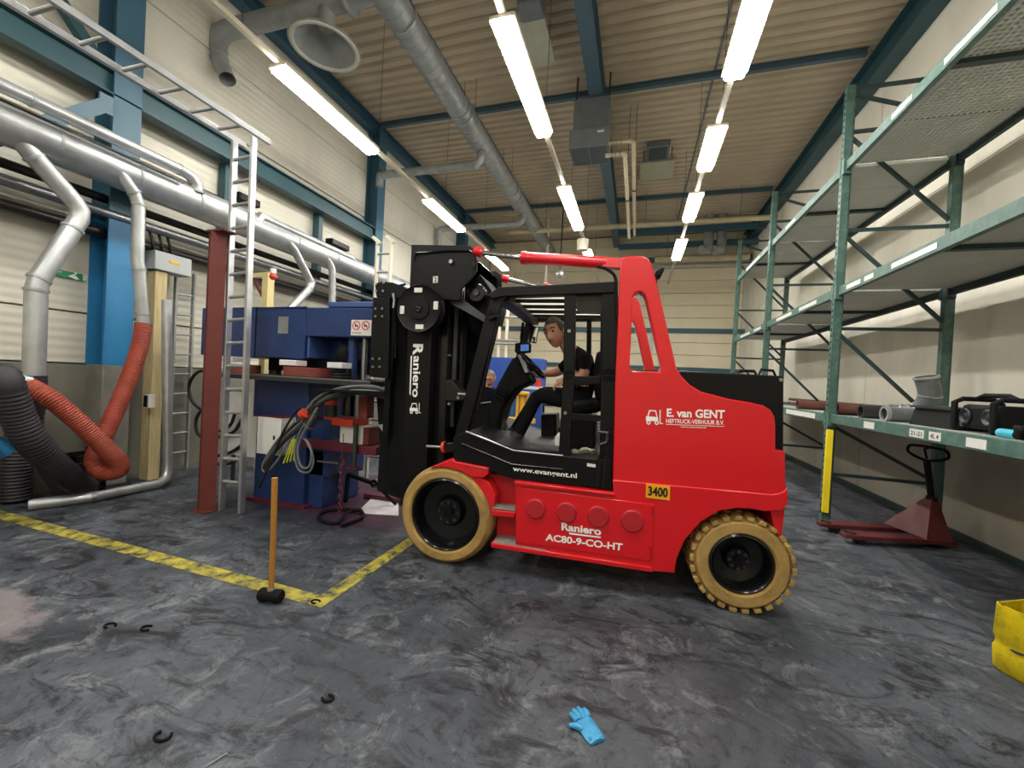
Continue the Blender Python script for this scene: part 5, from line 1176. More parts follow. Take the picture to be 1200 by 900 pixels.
MB().tube(ring, 0.014, 10, smooth_n=4).build('grip_loop', 'rubber', PT)
MB().tube([th+Vector((0, 0, 0.02)), th+nn*0.03+Vector((0, 0, 0.12)), th-nn*0.06+Vector((0, 0, 0.16))], 0.01, 8).build('release_lever', 'black_matte', PT)

# ================================================================== YELLOW CONTAINER, MALLET, GLOVE, FLOOR CLUTTER
e = thing('cut_canister', 'dirty yellow plastic canister with cut-off top on the floor by the rack', 'container', (2.24, 2.98, 0))
def rrect(hx, hy, r, z, n=5, jag=0.0):
    out = []
    for cx, cy, a0 in ((hx-r, hy-r, 0), (-hx+r, hy-r, 90), (-hx+r, -hy+r, 180), (hx-r, -hy+r, 270)):
        for k in range(n+1):
            a = math.radians(a0+90*k/n); out.append(Vector((cx+r*math.cos(a), cy+r*math.sin(a), z+jag*math.sin(3.1*len(out)))))
    return out
rz = Matrix.Rotation(0.5, 3, 'Z'); mb = MB(); rings = []
for sx, z, jag in ((0.17, 0.0, 0), (0.185, 0.02, 0), (0.19, 0.13, 0), (0.183, 0.15, 0), (0.183, 0.18, 0), (0.19, 0.2, 0), (0.185, 0.37, 0.012), (0.178, 0.37, 0.012), (0.178, 0.03, 0), ):
    rings.append([rz @ v+Vector((2.25, 2.98, 0)) for v in rrect(sx, sx*0.9, 0.05, z, jag=jag)])
n = len(rings[0]); vs = [v for r in rings for v in r]
fs = [(i*n+j, i*n+(j+1) % n, (i+1)*n+(j+1) % n, (i+1)*n+j) for i in range(len(rings)-1) for j in range(n)]+[tuple(range(n-1, -1, -1)), tuple((len(rings)-1)*n+j for j in range(n))]
mb.add(vs, fs).build('shell', 'yellow_bin', e)
MB().tube([v*1.0 for v in [rz @ Vector((math.cos(t)*0.2, math.sin(t)*0.185, 0.165+0.02*math.sin(t*2)))+Vector((2.25, 2.98, 0)) for t in [2*math.pi*i/20 for i in range(21)]]], 0.006, 6).build('wire_tie', 'dark_steel', e)

b0 = P(317, 705, Z=0.0); tpz = P(322, 560, Y=b0.y)
ml = thing('rubber_mallet', 'wooden handled rubber mallet standing upright on the floor near the yellow corner', 'mallet', (b0.x, b0.y, 0))
MB().tube([(b0.x, b0.y, 0.02), (b0.x, b0.y, 0.4), (tpz.x, b0.y, tpz.z)], [0.017, 0.0175, 0.019], 14).build('handle', 'handle_wood', ml)
ds = Vector((0.985, 0.17, 0))
MB().lathe([(0.0, -0.075), (0.034, -0.075), (0.041, -0.065), (0.041, -0.03), (0.036, -0.015), (0.036, 0.015), (0.041, 0.03), (0.041, 0.065), (0.034, 0.075), (0.0, 0.075)], (b0.x, b0.y, 0.041), ds, 20).build('head', 'rubber', ml)
MB().cyl((b0.x, b0.y, 0.075), (b0.x, b0.y, 0.09), 0.022, seg=12).build('collar', 'grip', ml)
# glove
g0 = P(686, 850, Z=0); gd = (P(668, 826, Z=0)-P(694, 864, Z=0)).normalized(); gn = Vector((-gd.y, gd.x, 0))
def gp(a, b_, z=0.006): return g0+gd*a+gn*b_+Vector((0, 0, z))
e = thing('rubber_glove', 'crumpled blue rubber glove lying flat on the floor', 'glove', (g0.x, g0.y, 0))
mb = MB()
prof = [(-0.095, 0.036), (-0.07, 0.043), (-0.03, 0.044), (0.0, 0.044), (0.03, 0.040)]
mb.tube([gp(a, 0, 0.010) for a, _ in prof], [k for _, k in prof], 14)
mb.v = [(x, y, 0.009+(z-0.010)*0.25+0.003*math.sin(70*x+40*y)) for x, y, z in mb.v]
mb.build('palm', 'glove', e)
for i, (s, L, an) in enumerate(((-0.030, 0.050, -0.12), (-0.010, 0.066, -0.03), (0.011, 0.062, 0.05), (0.031, 0.048, 0.14))):
    d = gd*math.cos(an)+gn*math.sin(an); b0_ = gp(0.02, s, 0.011)
    MB().tube([b0_, b0_+d*L*0.5+Vector((0, 0, 0.004)), b0_+d*L*0.95], [0.013, 0.0125, 0.008], 10).build('finger', 'glove', e)
d = gd*0.6+gn*0.8; b0_ = gp(-0.02, 0.03, 0.011); MB().tube([b0_, b0_+d*0.03+Vector((0, 0, 0.005)), b0_+d*0.055], [0.015, 0.013, 0.008], 10).build('thumb', 'glove', e)
MB().tube([gp(-0.078, -0.032+0.016*k, 0.010+0.004*math.sin(k*2)) for k in range(5)], 0.008, 8).build('cuff', 'glove', e)
# broken spring rings and scraps
for k, (x, y, r, an, m, lab_) in enumerate(((129, 733, 0.030, 0.4, 'rubber', 'black open ring on the floor nearest the bare pinkish patch'), (172, 736, 0.030, 1.4, 'rubber', 'black oval ring on the floor one past the ring by the pinkish patch'), (191, 862, 0.032, 2.6, 'rubber', 'black hook-shaped ring on the open floor far from the yellow lines'), (384, 818, 0.026, 3.6, 'rubber', 'black open ring on the floor between mallet and glove'), (370, 705, 0.028, 0.6, 'rubber', 'black open ring on the floor beside the yellow line corner'))):
    q = P(x, y, Z=0.006)
    tag(MB().tube([q+Vector((r*math.cos(an+t)*(1.0), r*0.7*math.sin(an+t), 0)) for t in [4.6*i/14 for i in range(15)]], 0.006, 8).build('spring_ring', m), lab_, 'ring')
q = P(253, 891, Z=0.004); tag(MB().tube([q+Vector((-0.01, -0.03, 0)), q, q+Vector((0.012, 0.035, 0))], 0.004, 6).build('metal_pin', 'steel'), 'bright metal pin lying on the bare floor', 'pin')
q = P(432, 743, Z=0.008)
# ================================================================== UNDER THE ROOF
def ring_(mb, p, d, r, h=0.02): d = Vector(d).normalized(); return mb.cyl(Vector(p)-d*h, Vector(p)+d*h, r, seg=28)
MX, MZ, MR = -3.33, 6.38, 0.205
md = thing('roof_duct', 'long spiral galvanised round duct hung under the roof', 'duct', (MX, 8, MZ-MR))
MB().tube([(MX, -4, MZ), (MX-0.05, 15.2, MZ)], MR, 32).build('duct_run', 'galv_dull', md)
for y in (P(538, 126, Z=MZ).y, P(541, 133, Z=MZ).y, P(603, 221, Z=MZ).y, P(607, 228, Z=MZ).y, 2.0): ring_(MB(), (MX, y, MZ), (0, 1, 0), MR+0.012).build('coupling', 'galv', md)
y = -3.0; mb = MB()
while y < 15:
    mb.lathe([(MR+0.0005, -0.006), (MR+0.005, 0), (MR+0.0005, 0.006)], (MX-0.05*(y+4)/19.2, y, MZ), (0, 1, 0.06), 28); y += 0.16
o = mb.build('spiral_seam', 'galv_dull', md); o['kind'] = 'stuff'
for y in (2.2, 4.9, 7.2, 9.6, 12.2):
    for dx in (-0.12, 0.12): MB().cyl((MX+dx, y, MZ+0.15), (MX+dx, y, ZC), 0.005, seg=5).build('hanger_wire', 'dark_steel', md)
    MB().lathe([(MR+0.004, -0.015), (MR+0.009, -0.015), (MR+0.009, 0.015), (MR+0.004, 0.015)], (MX, y, MZ), (0, 1, 0), 28, closed=True).build('hanger_band', 'galv', md)
zb = 5.93; yb = P(547, 194, Z=zb).y; xe = P(440, 205, Y=yb).x+0.12
duct('branch_duct', 'branch duct from the round roof duct to the second column', 'duct', [(MX, yb, MZ-0.1), (MX, yb, zb+0.16), (MX-0.03, yb, zb+0.07), (MX-0.12, yb, zb), (xe+0.1, yb, zb), (xe+0.02, yb, zb-0.02), (xe, yb, zb-0.08), (xe, yb, zb-0.26)], 0.085, 'galv_dull', flange=[((MX, yb, zb+0.3), (0, 0, 1)), ((MX-0.12, yb, zb), (1, 0, 0)), ((xe+0.1, yb, zb), (1, 0, 0))])
yb2 = P(600, 263, Z=zb).y; xe2 = P(515, 270, Y=yb2).x
duct('branch_duct', 'branch duct from the round roof duct dropping behind the mast top', 'duct', [(MX, yb2, MZ-0.1), (MX, yb2, zb+0.16), (MX-0.03, yb2, zb+0.07), (MX-0.12, yb2, zb), (xe2+0.1, yb2, zb), (xe2+0.02, yb2, zb-0.02), (xe2, yb2, zb-0.1), (xe2, yb2, zb-0.9)], 0.085, 'galv_dull')
# bell hood
bz = 5.75; bc = P(381, 56, Z=bz); by = bc.y
bh = thing('extraction_hood', 'round bell-shaped extraction hood on a suspended duct with bent outlet', 'hood', (bc.x, by, bz))
MB().lathe([(0.44, 0.015), (0.445, 0.0), (0.40, -0.01), (0.385, 0.012), (0.36, 0.03), (0.22, 0.15), (0.10, 0.24), (0.085, 0.26)], bc, (0, 0, 1), 44).build('bell', 'galv_dull', bh)
MB().lathe([(0.40+0.028*math.cos(t), 0.02*math.sin(t)) for t in [2*math.pi*i/8 for i in range(8)]], bc, (0, 0, 1), 44, closed=True).build('rim', 'grey_trim', bh)
zd = P(300, 27, Y=by).z
MB().cyl(bc+Vector((0, 0, 0.25)), (bc.x, by, zd), 0.10, seg=22).build('neck', 'galv_dull', bh)
pe = P(263, 94, Y=by-0.05); xl_ = P(256, 50, Y=by).x
el = [Vector((bc.x+1.0, by, zd)), Vector((bc.x+0.12, by, zd)), Vector((xl_+0.14, by, zd)), Vector((xl_+0.04, by, zd-0.03)), Vector((xl_, by, zd-0.12)), Vector((xl_+0.02, by-0.01, zd-0.26)), Vector((xl_+0.06, by-0.02, zd-0.40)), Vector((pe.x+0.06, by-0.05, pe.z))]
du = bh
MB().tube(el, [0.125, 0.125, 0.125, 0.12, 0.115, 0.11, 0.105, 0.105], 22, cap=False).build('duct_run', 'galv_dull', du)
for i in (4, 5, 6): d = (el[i+1]-el[i-1]).normalized(); ring_(MB(), el[i], d, 0.121, 0.008).build('segment_seam', 'galv', du)
for x in (bc.x-0.25, bc.x-0.5, bc.x+0.6): MB().cyl((x, by, zd+0.1), (x, by, ZC), 0.007, seg=6).build('hanger_rod', 'dark_steel', du)
d = Vector((1, 0, 0)); ring_(MB(), (bc.x+0.35, by, zd), d, 0.2, 0.015).build('flange', 'galv', du)
# fan heater
yh = 7.3; x0 = P(667, 160, Y=yh).x; x1 = P(713, 160, Y=yh).x; zb = P(690, 172, Y=yh).z; zt = P(690, 150, Y=yh).z; yk = P(690, 194, Z=zb).y
yk = min(yk, yh+0.9)
hb = thing('fan_heater', 'grey fan heater hanging below the middle roof beam', 'heater', ((x0+x1)/2, (yh+yk)/2, zb))
MB().bb((x0, yh, zb), (x1, yk, zt)).build('casing', 'heater_grey', hb, bevel=0.01)
MB().bb((x0+0.02, yh+0.2, zt), (x1-0.02, yk, 6.7)).build('air_box', 'heater_grey', hb, bevel=0.01)
xm = (x0+x1)/2
for a, b_ in ((x0+0.03, xm-0.015), (xm+0.015, x1-0.03)):
    gr = MB().bb((a, yh+0.04, zb-0.006), (b_, yk-0.04, zb)).build('grille', 'grille_dark', hb)
    k = yh+0.07
    while k < yk-0.06: MB().bb((a, k, zb-0.012), (b_, k+0.008, zb-0.006)).build('louvre', 'heater_grey', gr); k += 0.06
MB().bb((x1-0.2, yh-0.004, zt-0.1), (x1-0.08, yh, zt-0.06)).build('nameplate', 'sticker', hb)
for x in (x0+0.05, x1-0.05): MB().bb((x-0.015, yh+0.3, 6.6), (x+0.015, yh+0.33, ZC)).build('hanger', 'dark_steel', hb)
# heating pipes
zp = P(735, 163, Y=yh+0.15).z
for k, (xp, dz, y1) in enumerate(((742.5, 0.0, 276), (732.5, -0.13, 279))):
    a = P(xp, 165+k*15, Y=yh+0.15); b_ = P(xp-1, y1, Z=a.z)
    e = thing('heating_pipe', ['insulated heating pipe from the fan heater, the one farther from it', 'insulated heating pipe from the fan heater, the one nearer to it'][k], 'pipe', (a.x, 9, a.z-0.04))
    MB().tube([(x1-0.05, yh+0.15, a.z), (a.x-0.06, yh+0.15, a.z), (a.x, yh+0.2, a.z), (a.x, b_.y, a.z)], 0.036, 12).build('pipe', 'pipe_cream', e)
    for q in (0.06, 0.12, 0.2): MB().cyl((x1+q, yh+0.15, a.z), (x1+q+0.02, yh+0.15, a.z), 0.046, seg=12).build('union', 'steel', e)
    ring_(MB(), (a.x, 9.3, a.z), (0, 1, 0), 0.05, 0.03).build('valve', 'dark_steel', e)
    for y in (8.6, 11.0): MB().cyl((a.x, y, a.z), (a.x, y, ZC), 0.006, seg=5).build('hanger', 'dark_steel', e)
# roof vent and panels
a, b_ = P(758, 173, Z=7.05), P(783, 188, Z=7.05)
e = thing('roof_vent', 'dark square roof vent beside the heating pipes', 'vent', ((a.x+b_.x)/2, (a.y+b_.y)/2, 7.0))
MB().bb((a.x, min(a.y, b_.y), 7.06), (b_.x, max(a.y, b_.y), ZC)).build('frame', 'heater_grey', e)
MB().bb((a.x+0.05, min(a.y, b_.y)+0.08, 7.05), (b_.x-0.05, max(a.y, b_.y)-0.08, 7.06)).build('opening', 'grille_dark', e)
for x in (a.x-0.06, b_.x+0.06): MB().cyl((x, (a.y+b_.y)/2, 6.95), (x, (a.y+b_.y)/2, ZC), 0.012, seg=6).build('strut', 'dark_steel', e)
a, b_ = P(750, 192, Z=7.08), P(788, 209, Z=7.08)
tag(MB().bb((a.x, min(a.y, b_.y), 7.08), (b_.x, max(a.y, b_.y), 7.12)).bb((a.x, min(a.y, b_.y), 7.12), (a.x+0.03, max(a.y, b_.y), ZC)).bb((b_.x-0.03, min(a.y, b_.y), 7.12), (b_.x, max(a.y, b_.y), ZC)).build('ceiling_panel', 'pale_panel'), 'pale greenish panel under the roof beside the dark vent', 'panel')
a, b_ = P(606, 27, Z=6.9), P(651, 74, Z=6.9)
tag(MB().bb((a.x, min(a.y, b_.y), 6.9), (b_.x, max(a.y, b_.y), 6.95)).bb((a.x+0.1, a.y+0.2, 6.95), (b_.x-0.1, b_.y-0.2, ZC)).build('ceiling_panel', 'pale_panel'), 'pale flat panel under the roof behind the large middle strip light', 'panel')
a, b_ = P(605, 6, Z=6.8), P(638, 23, Z=6.8)
tag(MB().bb((a.x, min(a.y, b_.y), 6.8), (b_.x, max(a.y, b_.y), ZC)).build('roof_box', 'heater_grey', bevel=0.02), 'dark grey box fixed under the roof before the pale flat panel', 'box')
# cross pipes
zc = 6.25; yc = P(725, 265, Z=zc).y
e = tag(MB().tube([(-4.2, yc, zc), (3.4, yc, zc)], 0.075, 14).build('cross_pipe', 'pipe_cream'), 'pale pipe crossing the hall under the roof beyond the heater', 'pipe')
for x in (-3, 0, 2.5): MB().cyl((x, yc, zc), (x, yc, ZC), 0.006, seg=5).build('hanger', 'dark_steel', e)
ye = 15.4; za = P(810, 303, Y=ye).z
e = tag(MB().tube([(0.4, ye, za), (3.4, ye, za)], 0.13, 16).build('cross_pipe', 'pipe_cream'), 'wide pale pipe above the sectional door', 'pipe')
for x in (0.8, 3.0): MB().cyl((x, ye, za), (x, ye, ZC), 0.006, seg=5).build('hanger', 'dark_steel', e)
for k, px in enumerate((826, 841)):
    q = P(px, 294, Y=14.6); e = thing('vent_elbow', ['dull silver vent elbow above the sectional door, nearer the lights', 'dull silver vent elbow above the sectional door, nearer the rack'][k], 'duct', (q.x, 14.6, q.z-0.15))
    MB().tube([Vector((q.x+0.1, 14.6, ZC)), q+Vector((0.1, 0, 0.2)), q+Vector((0.05, 0, 0.05)), q+Vector((-0.12, -0.1, 0))], 0.15, 18).build('elbow', 'galv', e)
# drum-shaped sensor on the middle trunk, dome lamp and hanging conduit
q = P(683, 287, X=-1.445)
e = thing('sensor', 'white drum-shaped sensor hanging on the middle lighting trunk', 'sensor', (-1.445, q.y, q.z-0.12))
MB().cyl((-1.445, q.y, q.z-0.14), (-1.445, q.y, q.z+0.12), 0.13, 0.15, seg=20).build('drum', 'conduit_white', e)
MB().cyl((-1.445, q.y, q.z+0.12), (-1.445, q.y, Z5+0.07), 0.03, seg=10).build('stem', 'conduit_white', e)
q = P(641, 300, Y=14.0); tag(MB().tube([(q.x, 14.0, ZC), (q.x, 14.0, P(641, 334, Y=14).z)], 0.05, 10).build('hanging_conduit', 'conduit_white'), 'white vertical conduit hanging at the far end of the hall', 'conduit')
q = P(656, 321, Y=12.5); e = thing('ball_light', 'small unlit ball light hanging at the far end of the hall', 'light', (q.x, 12.5, q.z-0.1))
MB().ball(q, 0.13).build('globe', 'galv', e); MB().cyl(q+Vector((0, 0, 0.1)), (q.x, 12.5, ZC), 0.02, seg=8).build('stem', 'dark_steel', e)

# ================================================================== FAR END OF THE HALL
def at(px, py, Y): return P(px, py, Y=Y)
Yc = 11.0; a = at(568, 418, Yc); b_ = at(636, 418, Yc)
e = thing('tool_cabinet', 'blue steel cabinet standing behind the forklift cab', 'cabinet', ((a.x+b_.x)/2, Yc+0.3, 0))
MB().bb((a.x, Yc, 0.06), (b_.x, Yc+0.6, a.z)).build('body', 'far_blue', e, bevel=0.01)
xm = (a.x+b_.x)/2
for p0, p1 in ((a.x+0.02, xm-0.01), (xm+0.01, b_.x-0.02)):
    dr_ = MB().bb((p0, Yc-0.02, 0.12), (p1, Yc, a.z-0.05)).build('door', 'far_blue', e, bevel=0.005)
    MB().bb((p1-0.1, Yc-0.04, 1.0), (p1-0.07, Yc-0.02, 1.15)).build('handle', 'steel', dr_)
MB().bb((a.x, Yc+0.03, 0), (b_.x, Yc+0.57, 0.06)).build('plinth', 'black_matte', e)
MB().bb((xm+0.25, Yc-0.025, 1.3), (xm+0.5, Yc-0.02, 1.7)).build('notice', 'white_plastic', e)
Yt = 9.0; a = at(612, 449, Yt); b_ = at(662, 449, Yt)
e = thing('work_bench', 'pale workbench beyond the forklift cab', 'table', ((a.x+b_.x)/2, Yt+0.35, 0))
zt_ = min(1.35, max(0.9, at(640, 452, Yt).z)); 
MB().bb((a.x-0.3, Yt, zt_-0.06), (b_.x+0.4, Yt+0.7, zt_)).build('top', 'grey_trim', e, bevel=0.005)
for x in (a.x-0.25, b_.x+0.3):
    for y in (Yt+0.05, Yt+0.6): MB().bb((x, y, 0), (x+0.06, y+0.06, zt_-0.06)).build('leg', 'blue_steel', e)
MB().bb((a.x-0.2, Yt+0.1, 0.3), (b_.x+0.3, Yt+0.6, 0.33)).build('shelf', 'grey_trim', e)
q = at(631, 447, Yt+0.2)
e = thing('red_can', 'red can standing on the pale workbench', 'can', (q.x, Yt+0.2, zt_))
MB().cyl((q.x, Yt+0.2, zt_), (q.x, Yt+0.2, zt_+0.17), 0.065, seg=18).build('can', 'print_red', e); MB().cyl((q.x, Yt+0.2, zt_+0.17), (q.x, Yt+0.2, zt_+0.19), 0.05, seg=18).build('lid', 'steel', e)
Yj = 7.2; q = at(612, 480, Yj)
e = thing('jack_stand', 'yellow screw jack stand beyond the steering column', 'stand', (q.x, Yj, 0))
zt_ = at(612, 455, Yj).z
MB().cyl((q.x, Yj, 0.1), (q.x, Yj, zt_-0.12), 0.05, seg=16).build('screw', 'yellow_paint', e)
MB().bb((q.x-0.1, Yj-0.1, zt_-0.12), (q.x+0.1, Yj+0.1, zt_-0.06)).build('head', 'yellow_paint', e, bevel=0.01)
for s in (-1, 1): MB().bar((q.x+s*0.3, Yj, 0.02), (q.x+s*0.06, Yj, 0.75), 0.06, 0.05, up=(0, 1, 0)).bb((q.x+s*0.09-0.02, Yj-0.03, 0.6), (q.x+s*0.09+0.02, Yj+0.03, zt_-0.1)).build('leg', 'yellow_paint', e)
MB().bb((q.x-0.35, Yj-0.15, 0), (q.x+0.35, Yj+0.15, 0.05)).build('base', 'yellow_paint', e)
MB().bb((q.x-0.25, Yj-0.05, 0.72), (q.x+0.25, Yj+0.05, 0.8)).build('cross_bar', 'yellow_paint', e)
Yp = 13.0; q = at(590, 370, Yp)
e = thing('pipe_stand', 'white pipe riser with cross arms beside the blue cabinet', 'pipe', (q.x, Yp, 0))
for dx in (-0.12, 0.15): MB().cyl((q.x+dx, Yp, 0), (q.x+dx, Yp, at(590, 345, Yp).z), 0.06, seg=12).build('riser', 'conduit_white', e)
for py in (372, 399, 403): MB().cyl((q.x-0.4, Yp-0.07, at(590, py, Yp).z), (q.x+0.6, Yp-0.07, at(590, py, Yp).z), 0.035, seg=10).build('cross_arm', 'galv_dull', e)
q = P(757.5, 420, Y=YF-0.04); e = thing('exit_sign', 'tiny green escape sign on the far sectional door wall', 'sign', (q.x, YF-0.04, q.z))
MB().bb((q.x-0.1, YF-0.045, q.z-0.16), (q.x+0.1, YF-0.03, q.z+0.16)).build('panel', 'sign_green', e)
MB().bb((q.x+0.0, YF-0.048, q.z-0.08), (q.x+0.07, YF-0.045, q.z+0.08)).build('arrow', 'white_text', e)
# ================================================================== PEOPLE
def skin_mesh(J, E, root):
    """J: name -> (pos, (rx, ry)); one continuous skinned surface"""
    names = list(J); idx = {n: i for i, n in enumerate(names)}
    me = bpy.data.meshes.new('body_cage'); me.from_pydata([tuple(J[n][0]) for n in names], [(idx[a], idx[b]) for a, b in E], [])
    ob = bpy.data.objects.new('body_cage', me); COL.objects.link(ob)
    sk = ob.modifiers.new('skin', 'SKIN'); sk.use_smooth_shade = True; sk.branch_smoothing = 0.4
    for n in names:
        v = me.skin_vertices[0].data[idx[n]]; r = J[n][1]; v.radius = r if hasattr(r, '__len__') else (r, r)
        v.use_root = (n == root)
    ss = ob.modifiers.new('sub', 'SUBSURF'); ss.levels = 3; ss.render_levels = 3
    bpy.context.view_layer.update()
    m2 = bpy.data.meshes.new_from_object(ob.evaluated_get(bpy.context.evaluated_depsgraph_get()))
    vs = [v.co.copy() for v in m2.vertices]; fs = [tuple(p.vertices) for p in m2.polygons]
    bpy.data.objects.remove(ob); bpy.data.meshes.remove(m2)
    return vs, fs
def head_geo(mb, c, fwd, up, s=1.0, skin=0, eye=1, lip=2):
    """adds a head (front along fwd) to mb"""
    f = Vector(fwd).normalized(); u = Vector(up); u = (u-f*u.dot(f)).normalized(); r = f.cross(u)
    B = lambda x, y, z: c+(r*x+f*y+u*z)*s
    seg, ring = 24, 18; vs = []
    for i in range(ring+1):
        t = math.pi*i/ring; zc = math.cos(t); sr = math.sin(t)
        for j in range(seg):
            a = 2*math.pi*j/seg; x = sr*math.sin(a); y = sr*math.cos(a)
            X = 0.076*x; Y = 0.096*y; Z = 0.118*zc
            if zc < -0.1:
                k = (-zc-0.1)/0.9; X *= 1-0.34*k; Y = Y*(1-0.22*k)+0.016*k
            if y > 0.75 and abs(x) < 0.32 and -0.35 < zc < 0.12: Y += 0.020*(1-abs(x)/0.32)*(0.35+(0.12-zc)/0.47)   # nose
            if y > 0.55 and 0.16 < abs(x) < 0.6 and 0.0 < zc < 0.24: Y -= 0.008                                       # eye sockets
            if y > 0.6 and 0.24 <= zc < 0.36: Y += 0.004                                                              # brow
            if y > 0.7 and zc < -0.75: Y += 0.010                                                                     # chin
            vs.append(B(X, Y, Z))
    mb.add(vs, [(i*seg+j, (i+1)*seg+j, (i+1)*seg+(j+1) % seg, i*seg+(j+1) % seg) for i in range(ring) for j in range(seg)], skin)
    for sx in (-1, 1):
        mb.ball(B(0.031*sx, 0.078, 0.012), 0.009*s, 10, 8, eye)
        mb.ball(B(0.078*sx, -0.004, -0.002), (0.012*s, 0.02*s, 0.032*s), 10, 8, skin)
    mb.add([B(x, y, z) for x, y, z in ((-0.026, 0.082, -0.058), (0, 0.096, -0.054), (0.026, 0.082, -0.058), (0, 0.095, -0.068))], [(0, 1, 2, 3)], lip)
    return B
def hair_geo(mb, c, fwd, up, s=1.0, front=0.035, low=-0.02):
    f = Vector(fwd).normalized(); u = Vector(up); u = (u-f*u.dot(f)).normalized(); r = f.cross(u)
    seg, ring = 28, 12; vs = []; keep = []
    for i in range(ring+1):
        for j in range(seg):
            a = 2*math.pi*j/seg; ca = math.cos(a)
            lim = math.acos(max(-1, min(1, ((front+0.035) if ca > 0.55 else (0.0 if ca > -0.1 else low-0.04))/0.128)))
            t = lim*i/ring; w_ = 1+0.02*math.sin(9*a+3*t)
            vs.append(c+(r*0.082*math.sin(t)*math.sin(a)*w_+f*(0.103*math.sin(t)*ca*w_-0.002)+u*(0.126*math.cos(t)*w_+0.002))*s)
    mb.add(vs, [(i*seg+j, (i+1)*seg+j, (i+1)*seg+(j+1) % seg, i*seg+(j+1) % seg) for i in range(ring) for j in range(seg)], 0)
    for sx in (-1, 1): mb.tube([c+(r*x*sx+f*y+u*z)*s for x, y, z in ((0.016, 0.094, 0.036), (0.033, 0.088, 0.041), (0.05, 0.076, 0.036))], 0.0042*s, 6)
    return mb
def hand_geo(mb, wr, d, nrm, s=1.0, curl=0.6, mi=0):
    """palm and five fingers; d: pointing direction, nrm: back of the hand"""
    d = Vector(d).normalized(); n = Vector(nrm); n = (n-d*n.dot(d)).normalized(); x = d.cross(n)
    mb.tube([wr-d*0.02, wr+d*0.03*s, wr+d*0.085*s], [0.028*s, 0.036*s, 0.034*s], 12, mi=mi)
    for k, (o, L) in enumerate(((-0.030, 0.062), (-0.010, 0.075), (0.011, 0.07), (0.030, 0.054))):
        p0 = wr+d*0.075*s+x*o*s; p1 = p0+(d*math.cos(curl*0.5)-n*math.sin(curl*0.5))*L*0.5*s; p2 = p1+(d*math.cos(curl*1.6)-n*math.sin(curl*1.6))*L*0.35*s; p3 = p2+(d*math.cos(curl*2.4)-n*math.sin(curl*2.4))*L*0.25*s
        mb.tube([p0, p1, p2, p3], [0.0095*s, 0.009*s, 0.0085*s, 0.006*s], 8, mi=mi)
    t0 = wr+d*0.02*s-x*0.03*s; mb.tube([t0, t0+(d*0.6-x*0.7-n*0.2).normalized()*0.04*s, t0+(d*0.6-x*0.7-n*0.2).normalized()*0.04*s+(d*0.9-x*0.2-n*0.3).normalized()*0.03*s], [0.012*s, 0.011*s, 0.008*s], 8, mi=mi)
def person(name, label, J, E, root, matfn, mats, headc, fwd, up, hair, hands, hs=1.0, loc=None, rz=0, world=True, front=0.035):
    vs, fs = skin_mesh(J, E, root)
    mb = MB()
    for f in fs:
        pass
    base = len(mb.v); mb.v += [tuple(v) for v in vs]; mb.f += fs
    for f in fs:
        c = sum((vs[i] for i in f), Vector((0, 0, 0)))/len(f); mb.m.append(matfn(c))
    head_geo(mb, headc, fwd, up, hs, 0, 4, 5)
    for h in hands: hand_geo(mb, *h, mi=0)
    e = bpy.data.objects.new(name, None); COL.objects.link(e); e.location = loc; e.rotation_euler = (0, 0, rz)
    tag(e, label, 'person')
    if world: WO[e.name] = tuple(loc)
    b = mb.build('body', mats, e)
    h = hair_geo(MB(), headc, fwd, up, hs, front).build('hair', hair, e)
    return e
# --- driver, in the forklift frame
g = FP
hipc = g(690, 470, 0.74)
dr_z = hipc.z
hd_c = g(650.5, 390, 0.58)
ch_ = g(681, 422, 0.72); nk = g(666, 408, 0.66)
sN, sF = g(686, 421, 0.52), g(674, 419, 0.92)
eN, eF = g(684, 441, 0.46), g(652, 437, 1.0)
wN, wF = g(664, 446, 0.52), g(636, 438, 0.92)
kN, kF = g(629, 463, 0.60), g(634, 460, 0.86)
aN, aF = g(607, 511, 0.58), g(602, 506, 0.84)
tN, tF = g(590, 520, 0.56), g(586, 515, 0.84)
J = {'pelvis': (hipc, (0.15, 0.13)), 'belly': (hipc.lerp(ch_, 0.45), (0.145, 0.115)), 'chest': (ch_, (0.155, 0.115)), 'neck': (nk, 0.058), 'headb': (nk.lerp(hd_c, 0.6), 0.056),
     'sN': (sN, 0.07), 'eN': (eN, 0.048), 'wN': (wN, 0.032), 'sF': (sF, 0.07), 'eF': (eF, 0.048), 'wF': (wF, 0.032),
     'hN': (hipc+Vector((-0.04, -0.11, 0)), 0.105), 'kN': (kN, 0.075), 'aN': (aN, 0.055), 'tN': (tN, 0.042),
     'hF': (hipc+Vector((-0.04, 0.11, 0)), 0.105), 'kF': (kF, 0.075), 'aF': (aF, 0.055), 'tF': (tF, 0.042)}
E = [('pelvis', 'belly'), ('belly', 'chest'), ('chest', 'neck'), ('neck', 'headb'), ('chest', 'sN'), ('sN', 'eN'), ('eN', 'wN'), ('chest', 'sF'), ('sF', 'eF'), ('eF', 'wF'), ('pelvis', 'hN'), ('hN', 'kN'), ('kN', 'aN'), ('aN', 'tN'), ('pelvis', 'hF'), ('hF', 'kF'), ('kF', 'aF'), ('aF', 'tF')]
def seg_near(c, a, b_):
    a = J[a][0]; b_ = J[b_][0]; d = b_-a; t = max(0, min(1, (c-a).dot(d)/d.length_squared)); return (c-(a+d*t)).length, t
